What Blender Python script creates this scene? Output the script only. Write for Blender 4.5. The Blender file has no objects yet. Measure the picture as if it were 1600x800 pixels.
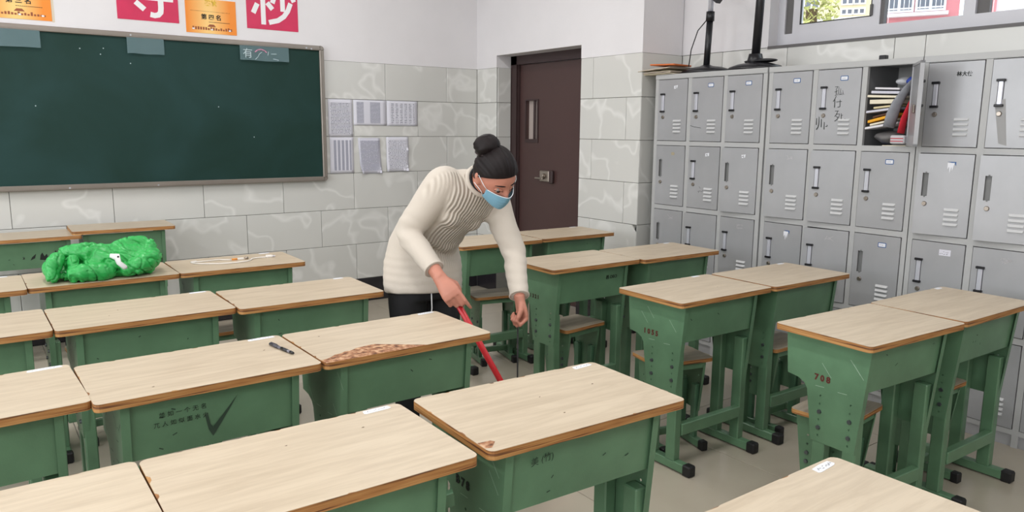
import bpy, math, random
from mathutils import Vector, Matrix
from mathutils.geometry import tessellate_polygon
random.seed(7)
SC = bpy.context.scene
COL = SC.collection
PI = math.pi
R = math.radians

# ------------------------------------------------------------------ camera
cam = bpy.data.cameras.new('camera'); cam_ob = bpy.data.objects.new('camera', cam); COL.objects.link(cam_ob)
cam.sensor_width = 36; cam.lens = 1180.15 / 1600 * 36; cam.clip_start = .05; cam.clip_end = 200
_ya, _pi, _ro = .630061, .166836, .007984
_f = Vector((math.sin(_ya) * math.cos(_pi), math.cos(_ya) * math.cos(_pi), -math.sin(_pi)))
_r = Vector((math.cos(_ya), -math.sin(_ya), 0)); _u = _r.cross(_f)
_r2 = math.cos(_ro) * _r + math.sin(_ro) * _u; _u2 = -math.sin(_ro) * _r + math.cos(_ro) * _u
cam_ob.matrix_world = Matrix(((_r2.x, _u2.x, -_f.x, -3.8871), (_r2.y, _u2.y, -_f.y, -5.8926), (_r2.z, _u2.z, -_f.z, 1.4772), (0, 0, 0, 1)))
SC.camera = cam_ob
# ------------------------------------------------------------------ sky, lamps, exposure
SC.view_settings.view_transform = 'Standard'; SC.view_settings.look = 'None'
SC.view_settings.gamma = 1; SC.view_settings.use_curve_mapping = False
SC.view_settings.exposure = -.06
wd = bpy.data.worlds.new('overcast_sky'); SC.world = wd; wd.use_nodes = True
wd.node_tree.nodes['Background'].inputs[0].default_value = (.86, .93, 1, 1)
wd.node_tree.nodes['Background'].inputs[1].default_value = 2.7
def area(name, loc, rot, sx, sy, power, col):
    l = bpy.data.lights.new(name, 'AREA'); l.shape = 'RECTANGLE'; l.size = sx; l.size_y = sy; l.energy = power; l.color = col
    o = bpy.data.objects.new(name, l); o.location = loc; o.rotation_euler = rot; COL.objects.link(o); return o
XLW, YBW, CEIL = -7.4, -9.2, 3.35
for yy in (-1.9, -4.6, -7.3):      # daylight entering by the windows of the far side wall
    area('window_daylight', (XLW + .02, yy, 1.95), (0, -PI / 2, 0), 1.6, 2.1, 62, (.93, .97, 1))
for xx in (-1.6, -3.6, -5.6):      # ceiling tubes
    for yy in (-1.6, -4.3, -7.0):
        area('ceiling_tube_light', (xx, yy, CEIL - .12), (0, 0, PI / 2), 1.2, .16, 21, (1, .985, .97))

# ------------------------------------------------------------------ materials
def newmat(name):
    m = bpy.data.materials.new(name); m.use_nodes = True
    nt = m.node_tree; b = nt.nodes['Principled BSDF']; return m, nt, b
def srgb(r, g, b):
    f = lambda c: (c / 255 / 12.92) if c / 255 <= .04045 else ((c / 255 + .055) / 1.055) ** 2.4
    return (f(r), f(g), f(b), 1)
def N(nt, t, **k):
    n = nt.nodes.new(t)
    for a, v in k.items():
        if a.startswith('i_'):
            key = a[2:]; key = int(key) if key.isdigit() else key
            n.inputs[key].default_value = v
        else: setattr(n, a, v)
    return n
def plain(name, col, rough=.5, metal=0, var=0, scale=12, bump=0, bscale=120, coat=0, spec=.5):
    """one colour with optional soft noise variation and fine bump (object coordinates)"""
    m, nt, b = newmat(name)
    b.inputs['Roughness'].default_value = rough; b.inputs['Metallic'].default_value = metal
    b.inputs['Coat Weight'].default_value = coat; b.inputs['Specular IOR Level'].default_value = spec
    b.inputs['Base Color'].default_value = col
    tc = N(nt, 'ShaderNodeTexCoord')
    if var:
        no = N(nt, 'ShaderNodeTexNoise', i_Scale=scale, i_Detail=5.0); nt.links.new(tc.outputs['Object'], no.inputs['Vector'])
        mx = N(nt, 'ShaderNodeMix', data_type='RGBA')
        mx.inputs['A'].default_value = tuple(c * (1 - var) for c in col[:3]) + (1,)
        mx.inputs['B'].default_value = tuple(min(1, c * (1 + var)) for c in col[:3]) + (1,)
        rp = N(nt, 'ShaderNodeMapRange'); rp.inputs[1].default_value = .3; rp.inputs[2].default_value = .7
        nt.links.new(no.outputs['Fac'], rp.inputs[0]); nt.links.new(rp.outputs[0], mx.inputs['Factor'])
        nt.links.new(mx.outputs['Result'], b.inputs['Base Color'])
    if bump:
        n2 = N(nt, 'ShaderNodeTexNoise', i_Scale=bscale, i_Detail=3.0); nt.links.new(tc.outputs['Object'], n2.inputs['Vector'])
        bp = N(nt, 'ShaderNodeBump', i_Strength=bump, i_Distance=.002)
        nt.links.new(n2.outputs['Fac'], bp.inputs['Height']); nt.links.new(bp.outputs[0], b.inputs['Normal'])
    return m
def streaky(name, c1, c2, sc, rough, stretch=(1, 14, 1), rot=0.0, dark=None):
    """stretched noise grain that differs from object to object"""
    m, nt, b = newmat(name); b.inputs['Roughness'].default_value = rough
    tc = N(nt, 'ShaderNodeTexCoord'); oi = N(nt, 'ShaderNodeObjectInfo')
    ad = N(nt, 'ShaderNodeVectorMath', operation='MULTIPLY_ADD'); ml = N(nt, 'ShaderNodeMath', operation='MULTIPLY', i_1=17.0)
    cb = N(nt, 'ShaderNodeCombineXYZ'); nt.links.new(oi.outputs['Random'], ml.inputs[0])
    for i in range(3): nt.links.new(ml.outputs[0], cb.inputs[i])
    ad.inputs[1].default_value = stretch
    mp = N(nt, 'ShaderNodeMapping'); mp.inputs['Rotation'].default_value = (0, 0, rot)
    nt.links.new(tc.outputs['Object'], mp.inputs[0])
    nt.links.new(mp.outputs[0], ad.inputs[0]); nt.links.new(cb.outputs[0], ad.inputs[2])
    no = N(nt, 'ShaderNodeTexNoise', i_Scale=sc, i_Detail=7.0, i_Distortion=.6); no.inputs['Roughness'].default_value = .62
    nt.links.new(ad.outputs[0], no.inputs['Vector'])
    cr = N(nt, 'ShaderNodeValToRGB'); e = cr.color_ramp.elements
    e[0].position = .34; e[0].color = c2; e[1].position = .62; e[1].color = c1
    if dark:
        d = e.new(.27); d.color = dark
    nt.links.new(no.outputs['Fac'], cr.inputs[0]); nt.links.new(cr.outputs[0], b.inputs['Base Color'])
    return m

M = {}
M['laminate'] = streaky('pale_wood_laminate', srgb(199, 184, 161), srgb(184, 168, 145), 4.2, .42, (1, 9, 1))
M['seatlam'] = streaky('worn_seat_laminate', srgb(176, 165, 146), srgb(150, 138, 120), 3.2, .5, (1, 9, 1))
def ply_mat(name, ca, cb, cd):
    m, nt, b = newmat(name); b.inputs['Roughness'].default_value = .6
    tc = N(nt, 'ShaderNodeTexCoord'); ad = N(nt, 'ShaderNodeVectorMath', operation='MULTIPLY')
    ad.inputs[1].default_value = (1.5, 1.5, 60); nt.links.new(tc.outputs['Object'], ad.inputs[0])
    no = N(nt, 'ShaderNodeTexNoise', i_Scale=3.5, i_Detail=6.0); nt.links.new(ad.outputs[0], no.inputs['Vector'])
    cr = N(nt, 'ShaderNodeValToRGB'); e = cr.color_ramp.elements
    e[0].position = .36; e[0].color = cd; e[1].position = .66; e[1].color = ca; x = e.new(.46); x.color = cb
    nt.links.new(no.outputs['Fac'], cr.inputs[0]); nt.links.new(cr.outputs[0], b.inputs['Base Color'])
    return m
M['ply'] = ply_mat('plywood_edge', srgb(186, 140, 84), srgb(160, 108, 58), srgb(88, 52, 30))
def chipboard():
    m, nt, b = newmat('bare_splintered_board'); b.inputs['Roughness'].default_value = .85
    tc = N(nt, 'ShaderNodeTexCoord'); vo = N(nt, 'ShaderNodeTexNoise', i_Scale=55.0, i_Detail=6.0)
    nt.links.new(tc.outputs['Object'], vo.inputs['Vector'])
    cr = N(nt, 'ShaderNodeValToRGB'); e = cr.color_ramp.elements
    e[0].position = .35; e[0].color = srgb(92, 58, 38); e[1].position = .66; e[1].color = srgb(205, 170, 135); x = e.new(.5); x.color = srgb(160, 112, 80)
    nt.links.new(vo.outputs['Fac'], cr.inputs[0]); nt.links.new(cr.outputs[0], b.inputs['Base Color'])
    bp = N(nt, 'ShaderNodeBump', i_Strength=.6, i_Distance=.004); nt.links.new(vo.outputs['Fac'], bp.inputs['Height']); nt.links.new(bp.outputs[0], b.inputs['Normal'])
    return m
M['chip'] = chipboard()
M['green'] = plain('green_enamel', srgb(92, 127, 97), .34, var=.2, scale=5, bump=.12, bscale=260)
M['darkgreen'] = plain('grimy_green_enamel', srgb(80, 118, 90), .42, var=.2, scale=7)
M['cap'] = plain('black_rubber', srgb(22, 22, 24), .55)
M['bolt'] = plain('dull_steel_bolt', srgb(96, 102, 104), .4, metal=.7)
M['ink'] = plain('black_ink', srgb(26, 32, 28), .7)
M['grime'] = plain('smudged_ink', srgb(46, 66, 52), .7)
M['ink2'] = plain('brown_dirt', srgb(110, 92, 74), .8)
M['redink'] = plain('stencil_red', srgb(92, 34, 28), .7)
M['darkink'] = plain('stencil_brown', srgb(62, 40, 34), .7)
M['scratch'] = plain('pale_scratch', srgb(156, 182, 160), .5)
M['plaster'] = plain('white_plaster', srgb(226, 224, 226), .85, var=.025, scale=2.5, bump=.25, bscale=90)
M['grout'] = plain('tile_grout', srgb(120, 120, 114), .9)
M['black_tile'] = plain('black_skirting_tile', srgb(40, 38, 42), .25, var=.2, scale=9)
M['steel'] = plain('grey_painted_steel', srgb(170, 171, 174), .34, metal=.25, var=.07, scale=4)
M['steel_frame'] = plain('grey_cabinet_frame', srgb(176, 177, 177), .45, var=.03, scale=3)
M['recess'] = plain('dark_grey_recess', srgb(120, 121, 121), .5)  # handle pocket shading painted in as a darker grey; also used for small marks
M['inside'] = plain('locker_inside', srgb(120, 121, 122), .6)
M['chrome'] = plain('silver_bar', srgb(208, 210, 220), .25, metal=.35)
M['blackplastic'] = plain('black_plastic', srgb(24, 24, 28), .35)
M['paper'] = plain('white_paper', srgb(216, 216, 226), .8)
M['sticker'] = plain('white_sticker', srgb(226, 228, 234), .6)
M['blue'] = plain('blue_border', srgb(52, 92, 146), .5)
M['alu'] = plain('dull_aluminium', srgb(150, 142, 134), .38, metal=.55, var=.1, scale=2)
M['chalkwhite'] = plain('chalk', srgb(190, 204, 208), .9)
M['chalkpink'] = plain('pink_chalk', srgb(214, 150, 176), .9)
M['brown'] = plain('dark_brown_door_paint', srgb(74, 52, 50), .38, var=.08, scale=1.3)
M['brown_frame'] = plain('dark_brown_frame_paint', srgb(58, 42, 42), .42)
M['nickel'] = plain('worn_nickel', srgb(170, 160, 150), .3, metal=.9)
M['upvc'] = plain('white_window_frame', srgb(208, 208, 214), .4)
M['seal'] = plain('grey_window_seal', srgb(98, 96, 96), .6)
M['darkseal'] = plain('black_gasket', srgb(40, 40, 42), .6)
M['red'] = plain('crimson_poster', srgb(206, 44, 88), .45, var=.06, scale=9)
M['posterwhite'] = plain('poster_white', srgb(236, 236, 238), .6)
M['jacket'] = plain('green_nylon', srgb(44, 166, 78), .38, var=.06, scale=9, bump=.5, bscale=70)
M['white_fabric'] = plain('white_fabric', srgb(232, 232, 232), .7)
M['cable'] = plain('white_cable', srgb(226, 222, 216), .5)
M['orange'] = plain('orange_sleeve', srgb(214, 140, 60), .5)
M['skin'] = plain('skin', srgb(190, 128, 108), .5, var=.08, scale=14, bump=.1, bscale=300)
M['skin'].node_tree.nodes['Principled BSDF'].inputs['Subsurface Weight'].default_value = .08
M['skin'].node_tree.nodes['Principled BSDF'].inputs['Subsurface Radius'].default_value = (.02, .008, .005)
M['hair'] = plain('dark_hair', srgb(22, 15, 16), .55, var=.3, scale=40, spec=.25)
M['trouser'] = plain('black_trousers', srgb(14, 14, 18), .8)
M['mask'] = plain('blue_mask', srgb(126, 176, 200), .8, bump=.3, bscale=200)
M['maskloop'] = plain('white_elastic', srgb(225, 232, 236), .7)
M['broomred'] = plain('red_handle', srgb(206, 44, 52), .32)
M['bristle'] = plain('brush_bristles', srgb(60, 50, 44), .8, bump=.8, bscale=200)

def tile_mat():
    m, nt, b = newmat('veined_grey_wall_tile'); b.inputs['Roughness'].default_value = .22
    tc = N(nt, 'ShaderNodeTexCoord'); oi = N(nt, 'ShaderNodeObjectInfo')
    ml = N(nt, 'ShaderNodeMath', operation='MULTIPLY', i_1=31.0); nt.links.new(oi.outputs['Random'], ml.inputs[0])
    cb = N(nt, 'ShaderNodeCombineXYZ')
    for i in range(3): nt.links.new(ml.outputs[0], cb.inputs[i])
    ad = N(nt, 'ShaderNodeVectorMath', operation='ADD'); nt.links.new(tc.outputs['Object'], ad.inputs[0]); nt.links.new(cb.outputs[0], ad.inputs[1])
    n1 = N(nt, 'ShaderNodeTexNoise', i_Scale=1.6, i_Detail=4.0); nt.links.new(ad.outputs[0], n1.inputs['Vector'])
    # veins: where a distorted noise crosses its middle value
    n2 = N(nt, 'ShaderNodeTexNoise', i_Scale=2.9, i_Detail=2.0, i_Distortion=.3); nt.links.new(ad.outputs[0], n2.inputs['Vector'])
    s = N(nt, 'ShaderNodeMath', operation='SUBTRACT', i_1=.56); nt.links.new(n2.outputs['Fac'], s.inputs[0])
    a = N(nt, 'ShaderNodeMath', operation='ABSOLUTE'); nt.links.new(s.outputs[0], a.inputs[0])
    mr = N(nt, 'ShaderNodeMapRange'); mr.inputs[1].default_value = .0; mr.inputs[2].default_value = .04; mr.inputs[3].default_value = .6; mr.inputs[4].default_value = 0
    nt.links.new(a.outputs[0], mr.inputs[0])
    mx = N(nt, 'ShaderNodeMix', data_type='RGBA'); mx.inputs['A'].default_value = srgb(202, 202, 198); mx.inputs['B'].default_value = srgb(216, 216, 212)
    nt.links.new(n1.outputs['Fac'], mx.inputs['Factor'])
    m2 = N(nt, 'ShaderNodeMix', data_type='RGBA'); m2.inputs['B'].default_value = srgb(234, 234, 231)
    nt.links.new(mx.outputs['Result'], m2.inputs['A']); nt.links.new(mr.outputs[0], m2.inputs['Factor'])
    nt.links.new(m2.outputs['Result'], b.inputs['Base Color'])
    return m
M['tile'] = tile_mat()
def floor_mat():
    m, nt, b = newmat('cream_floor_tile'); b.inputs['Roughness'].default_value = .24
    tc = N(nt, 'ShaderNodeTexCoord'); oi = N(nt, 'ShaderNodeObjectInfo')
    ml = N(nt, 'ShaderNodeMath', operation='MULTIPLY', i_1=31.0); nt.links.new(oi.outputs['Random'], ml.inputs[0])
    cb = N(nt, 'ShaderNodeCombineXYZ')
    for i in range(3): nt.links.new(ml.outputs[0], cb.inputs[i])
    ad = N(nt, 'ShaderNodeVectorMath', operation='ADD'); nt.links.new(tc.outputs['Object'], ad.inputs[0]); nt.links.new(cb.outputs[0], ad.inputs[1])
    n1 = N(nt, 'ShaderNodeTexNoise', i_Scale=3.0, i_Detail=6.0); nt.links.new(ad.outputs[0], n1.inputs['Vector'])
    mx = N(nt, 'ShaderNodeMix', data_type='RGBA'); mx.inputs['A'].default_value = srgb(164, 156, 140); mx.inputs['B'].default_value = srgb(184, 176, 160)
    nt.links.new(n1.outputs['Fac'], mx.inputs['Factor']); nt.links.new(mx.outputs['Result'], b.inputs['Base Color'])
    return m
M['floor'] = floor_mat()
def board_mat():
    m, nt, b = newmat('green_chalkboard'); b.inputs['Roughness'].default_value = .62; b.inputs['Specular IOR Level'].default_value = .3
    tc = N(nt, 'ShaderNodeTexCoord')
    n1 = N(nt, 'ShaderNodeTexNoise', i_Scale=1.5, i_Detail=5.0, i_Distortion=.8); nt.links.new(tc.outputs['Object'], n1.inputs['Vector'])
    cr = N(nt, 'ShaderNodeValToRGB'); e = cr.color_ramp.elements
    e[0].position = .35; e[0].color = srgb(18, 50, 43); e[1].position = .72; e[1].color = srgb(30, 62, 60)
    nt.links.new(n1.outputs['Fac'], cr.inputs[0]); nt.links.new(cr.outputs[0], b.inputs['Base Color'])
    return m
M['board'] = board_mat()
def film_mat():
    m, nt, b = newmat('frosted_film'); b.inputs['Base Color'].default_value = srgb(130, 160, 166); b.inputs['Roughness'].default_value = .35
    b.inputs['Alpha'].default_value = .3
    return m
M['film'] = film_mat()
def glass_mat():
    m, nt, b = newmat('window_glass'); b.inputs['Base Color'].default_value = (.92, .95, .95, 1)
    b.inputs['Roughness'].default_value = .02; b.inputs['Transmission Weight'].default_value = 1; b.inputs['IOR'].default_value = 1.05
    return m
M['glass'] = glass_mat()
def printed(name, base, ink, rows, cols, fill, thick=.5, cell=0):
    """flat print: rows of small dark marks, from object coordinates (u = x, v = z, in sheet units)"""
    m, nt, b = newmat(name); b.inputs['Roughness'].default_value = .8
    tc = N(nt, 'ShaderNodeTexCoord'); sp = N(nt, 'ShaderNodeSeparateXYZ'); nt.links.new(tc.outputs['Generated'], sp.inputs[0])
    mu = N(nt, 'ShaderNodeMath', operation='MULTIPLY', i_1=float(rows)); nt.links.new(sp.outputs['Z'], mu.inputs[0])
    fr = N(nt, 'ShaderNodeMath', operation='FRACT'); nt.links.new(mu.outputs[0], fr.inputs[0])
    lt = N(nt, 'ShaderNodeMath', operation='LESS_THAN', i_1=thick); nt.links.new(fr.outputs[0], lt.inputs[0])
    fl = N(nt, 'ShaderNodeMath', operation='FLOOR'); nt.links.new(mu.outputs[0], fl.inputs[0])
    mc = N(nt, 'ShaderNodeMath', operation='MULTIPLY', i_1=float(cols)); nt.links.new(sp.outputs['X'], mc.inputs[0])
    cb = N(nt, 'ShaderNodeCombineXYZ'); nt.links.new(mc.outputs[0], cb.inputs[0]); nt.links.new(fl.outputs[0], cb.inputs[1])
    wn = N(nt, 'ShaderNodeTexNoise', i_Scale=1.0, i_Detail=2.0); nt.links.new(cb.outputs[0], wn.inputs['Vector'])
    gt = N(nt, 'ShaderNodeMath', operation='LESS_THAN', i_1=fill); nt.links.new(wn.outputs['Fac'], gt.inputs[0])
    an = N(nt, 'ShaderNodeMath', operation='MULTIPLY'); nt.links.new(lt.outputs[0], an.inputs[0]); nt.links.new(gt.outputs[0], an.inputs[1])
    last = an
    # margins
    for ax, lo, hi in (('X', .1, .9), ('Z', .08, .92)):
        c = N(nt, 'ShaderNodeMath', operation='COMPARE', i_1=(lo + hi) / 2, i_2=(hi - lo) / 2); nt.links.new(sp.outputs[ax], c.inputs[0])
        k = N(nt, 'ShaderNodeMath', operation='MULTIPLY'); nt.links.new(last.outputs[0], k.inputs[0]); nt.links.new(c.outputs[0], k.inputs[1]); last = k
    if cell:
        mk = N(nt, 'ShaderNodeMath', operation='MULTIPLY', i_1=float(cell)); nt.links.new(sp.outputs['X'], mk.inputs[0])
        f2 = N(nt, 'ShaderNodeMath', operation='FRACT'); nt.links.new(mk.outputs[0], f2.inputs[0])
        l2 = N(nt, 'ShaderNodeMath', operation='LESS_THAN', i_1=.62); nt.links.new(f2.outputs[0], l2.inputs[0])
        k = N(nt, 'ShaderNodeMath', operation='MULTIPLY'); nt.links.new(last.outputs[0], k.inputs[0]); nt.links.new(l2.outputs[0], k.inputs[1]); last = k
    mx = N(nt, 'ShaderNodeMix', data_type='RGBA'); mx.inputs['A'].default_value = base; mx.inputs['B'].default_value = ink
    nt.links.new(last.outputs[0], mx.inputs['Factor']); nt.links.new(mx.outputs['Result'], b.inputs['Base Color'])
    return m
def knit_mat():
    """cream knit: vertical ribs on the chest, fine stitches elsewhere"""
    m, nt, b = newmat('cream_knit'); b.inputs['Roughness'].default_value = .9; b.inputs['Base Color'].default_value = srgb(214, 203, 188)
    b.inputs['Sheen Weight'].default_value = .15
    tc = N(nt, 'ShaderNodeTexCoord')
    n1 = N(nt, 'ShaderNodeTexNoise', i_Scale=260.0, i_Detail=2.0); nt.links.new(tc.outputs['Object'], n1.inputs['Vector'])
    bp = N(nt, 'ShaderNodeBump', i_Strength=.35, i_Distance=.0015); nt.links.new(n1.outputs['Fac'], bp.inputs['Height'])
    nt.links.new(bp.outputs[0], b.inputs['Normal'])
    return m
M['knit'] = knit_mat()

# ------------------------------------------------------------------ mesh builder
class MB:
    def __init__(s): s.v = []; s.f = []; s.mi = []; s.sm = []
    def add(s, vs, fs, mi=0, smooth=False, mat=None):
        k = len(s.v)
        s.v += [tuple(mat @ Vector(p)) if mat else tuple(p) for p in vs]
        s.f += [tuple(i + k for i in f) for f in fs]; s.mi += [mi] * len(fs); s.sm += [smooth] * len(fs); return s
    def box(s, x0, x1, y0, y1, z0, z1, mi=0, mat=None):
        vs = [(x0, y0, z0), (x1, y0, z0), (x1, y1, z0), (x0, y1, z0), (x0, y0, z1), (x1, y0, z1), (x1, y1, z1), (x0, y1, z1)]
        return s.add(vs, [(3, 2, 1, 0), (4, 5, 6, 7), (0, 1, 5, 4), (1, 2, 6, 5), (2, 3, 7, 6), (3, 0, 4, 7)], mi, False, mat)
    def bbox(s, x0, x1, y0, y1, z0, z1, b=.003, mi=0, mat=None):
        """box with chamfered edges"""
        vs = []; X = (x0, x1); Y = (y0, y1); Z = (z0, z1)
        idx = {}
        for i in (0, 1):
            for j in (0, 1):
                for k in (0, 1):
                    sx, sy, sz = (1, -1)[i], (1, -1)[j], (1, -1)[k]
                    for a in range(3):
                        p = [X[i] + sx * b, Y[j] + sy * b, Z[k] + sz * b]; p[a] = (X[i], Y[j], Z[k])[a]
                        idx[(i, j, k, a)] = len(vs); vs.append(tuple(p))
        fs = []
        g = lambda i, j, k, a: idx[(i, j, k, a)]
        for i in (0, 1):
            q = [g(i, 0, 0, 0), g(i, 1, 0, 0), g(i, 1, 1, 0), g(i, 0, 1, 0)]; fs.append(q if i else q[::-1])
            q = [g(0, i, 0, 1), g(1, i, 0, 1), g(1, i, 1, 1), g(0, i, 1, 1)]; fs.append(q[::-1] if i else q)
            q = [g(0, 0, i, 2), g(1, 0, i, 2), g(1, 1, i, 2), g(0, 1, i, 2)]; fs.append(q if i else q[::-1])
        for i in (0, 1):
            for j in (0, 1):
                q = [g(i, j, 0, 0), g(i, j, 1, 0), g(i, j, 1, 1), g(i, j, 0, 1)]; fs.append(q if (i ^ j) else q[::-1])
                q = [g(i, 0, j, 0), g(i, 0, j, 2), g(i, 1, j, 2), g(i, 1, j, 0)]; fs.append(q if (i ^ j) else q[::-1])
                q = [g(0, i, j, 1), g(0, i, j, 2), g(1, i, j, 2), g(1, i, j, 1)]; fs.append(q[::-1] if (i ^ j) else q)
                for k in (0, 1):
                    q = [g(i, j, k, 0), g(i, j, k, 1), g(i, j, k, 2)]; fs.append(q if (i + j + k) % 2 else q[::-1])
        return s.add(vs, fs, mi, False, mat)
    def prism(s, poly, lo, hi, axis=2, mi=0, mat=None, mtop=None, mside=None):
        """polygon (2D) swept along axis from lo to hi"""
        def P(a, b, c): return {2: (a, b, c), 0: (c, a, b), 1: (a, c, b)}[axis]
        n = len(poly); vs = [P(a, b, lo) for a, b in poly] + [P(a, b, hi) for a, b in poly]
        s.add(vs, [tuple(range(n))[::-1]], mi, False, mat); k = len(s.v) - 2 * n
        s.f.append(tuple(range(k + n, k + 2 * n))); s.mi.append(mi if mtop is None else mtop); s.sm.append(False)
        for i in range(n):
            j = (i + 1) % n
            s.f.append((k + i, k + j, k + n + j, k + n + i)); s.mi.append(mi if mside is None else mside); s.sm.append(False)
        return s
    def cyl(s, p, q, r, r2=None, n=12, mi=0, smooth=True, caps=True):
        p = Vector(p); q = Vector(q); r2 = r if r2 is None else r2
        return s.tube([p, q], [r, r2], n, mi, smooth, caps)
    def tube(s, pts, rad, n=10, mi=0, smooth=True, caps=True, flat=1.0, side=None):
        pts = [Vector(p) for p in pts]
        if not hasattr(rad, '__len__'): rad = [rad] * len(pts)
        k = len(s.v); prev = None
        for i, p in enumerate(pts):
            d = (pts[min(i + 1, len(pts) - 1)] - pts[max(i - 1, 0)])
            d = d.normalized() if d.length > 1e-9 else Vector((0, 0, 1))
            if prev is None:
                a = Vector(side) if side is not None else (Vector((0, 0, 1)) if abs(d.z) < .9 else Vector((1, 0, 0)))
                a = (a - d * a.dot(d)).normalized()
            else: a = (prev - d * prev.dot(d)).normalized()
            prev = a; b = d.cross(a)
            for j in range(n):
                t = 2 * PI * j / n
                s.v.append(tuple(p + (a * math.cos(t) + b * math.sin(t) * flat) * rad[i]))
        for i in range(len(pts) - 1):
            for j in range(n):
                j2 = (j + 1) % n
                s.f.append((k + i * n + j, k + i * n + j2, k + (i + 1) * n + j2, k + (i + 1) * n + j)); s.mi.append(mi); s.sm.append(smooth)
        if caps:
            s.f.append(tuple(k + j for j in range(n))[::-1]); s.mi.append(mi); s.sm.append(False)
            e = k + (len(pts) - 1) * n; s.f.append(tuple(e + j for j in range(n))); s.mi.append(mi); s.sm.append(False)
        return s
    def sphere(s, c, r, nu=16, nv=10, mi=0, mat=None, fn=None):
        rx, ry, rz = r if hasattr(r, '__len__') else (r, r, r)
        vs = [(c[0], c[1], c[2] - rz)]; fs = []
        for i in range(1, nv):
            t = PI * i / nv
            for j in range(nu):
                a = 2 * PI * j / nu
                vs.append((c[0] + rx * math.sin(t) * math.cos(a), c[1] + ry * math.sin(t) * math.sin(a), c[2] - rz * math.cos(t)))
        vs.append((c[0], c[1], c[2] + rz))
        for j in range(nu):
            j2 = (j + 1) % nu
            fs.append((0, 1 + j2, 1 + j))
            for i in range(nv - 2): fs.append((1 + i * nu + j, 1 + i * nu + j2, 1 + (i + 1) * nu + j2, 1 + (i + 1) * nu + j))
            fs.append((1 + (nv - 2) * nu + j, 1 + (nv - 2) * nu + j2, len(vs) - 1))
        if fn: vs = [fn(p) for p in vs]
        return s.add(vs, fs, mi, True, mat)
    def strokes(s, lines, w, O, U, V, off=.0008, mi=0):
        """flat pen strokes on a plane: lines of (u,v) points"""
        O = Vector(O); U = Vector(U); V = Vector(V); Nn = U.cross(V).normalized() * off
        for ln in lines:
            for i in range(len(ln) - 1):
                a = Vector(ln[i]); b = Vector(ln[i + 1]); d = b - a
                if d.length < 1e-7: continue
                d.normalize(); e = Vector((-d.y, d.x)) * w / 2; d = d * w * .3
                q = [a - d + e, a - d - e, b + d - e, b + d + e]
                vs = [O + U * p.x + V * p.y + Nn for p in q]
                s.add([tuple(p) for p in vs], [(0, 1, 2, 3)], mi)
        return s
    def mesh(s, name, mats):
        me = bpy.data.meshes.new(name); me.from_pydata(s.v, [], s.f)
        for m in mats: me.materials.append(m)
        me.polygons.foreach_set('material_index', s.mi); me.polygons.foreach_set('use_smooth', s.sm)
        me.update(); return me
    def build(s, name, mat, parent=None, loc=None, rot=None):
        mats = mat if isinstance(mat, (list, tuple)) else [mat]
        return link(name, s.mesh(name, mats), parent, loc, rot)
def link(name, data, parent=None, loc=None, rot=None):
    o = bpy.data.objects.new(name, data); COL.objects.link(o)
    if parent is not None: o.parent = parent
    if loc is not None: o.location = loc
    if rot is not None: o.rotation_euler = rot
    return o
def thing(name, label, cat, loc=(0, 0, 0), rz=0, group=None):
    o = bpy.data.objects.new(name, None); COL.objects.link(o); o.location = loc; o.rotation_euler = (0, 0, rz); o.empty_display_size = .05
    return tag(o, label, cat, group)
def tag(o, label, cat, group=None):
    o['label'] = label; o['category'] = cat
    if group: o['group'] = group
    return o
def struct(o): o['kind'] = 'structure'; return o
def copy_tree(o, parent=None):
    c = o.copy(); COL.objects.link(c)
    if parent is not None:
        c.parent = parent; c.matrix_parent_inverse = o.matrix_parent_inverse.copy()
    for ch in list(o.children): copy_tree(ch, c)
    return c
def text_mesh(body, size, mat, name='lettering', bold=0.0, extrude=.0004, align='CENTER'):
    cu = bpy.data.curves.new(name, 'FONT'); cu.body = body; cu.size = size; cu.align_x = align; cu.align_y = 'CENTER'
    cu.extrude = extrude; cu.offset = bold; cu.resolution_u = 3
    o = bpy.data.objects.new(name, cu); COL.objects.link(o)
    dg = bpy.context.evaluated_depsgraph_get(); me = bpy.data.meshes.new_from_object(o.evaluated_get(dg))
    bpy.data.objects.remove(o); bpy.data.curves.remove(cu); me.materials.clear(); me.materials.append(mat); me.name = name; return me
def place_text(me, name, parent, O, U, V):
    """text lies in the plane U (along), V (up)"""
    U = Vector(U).normalized(); V = Vector(V).normalized(); W = U.cross(V)
    o = link(name, me, parent); o.matrix_local = Matrix(((U.x, V.x, W.x, O[0]), (U.y, V.y, W.y, O[1]), (U.z, V.z, W.z, O[2]), (0, 0, 0, 1)))
    return o
def rrect(x0, x1, y0, y1, r, n=4):
    P = []
    for cx, cy, a0 in ((x1 - r, y1 - r, 0), (x0 + r, y1 - r, 90), (x0 + r, y0 + r, 180), (x1 - r, y0 + r, 270)):
        for i in range(n + 1):
            a = R(a0 + 90 * i / n); P.append((cx + r * math.cos(a), cy + r * math.sin(a)))
    return P

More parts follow.
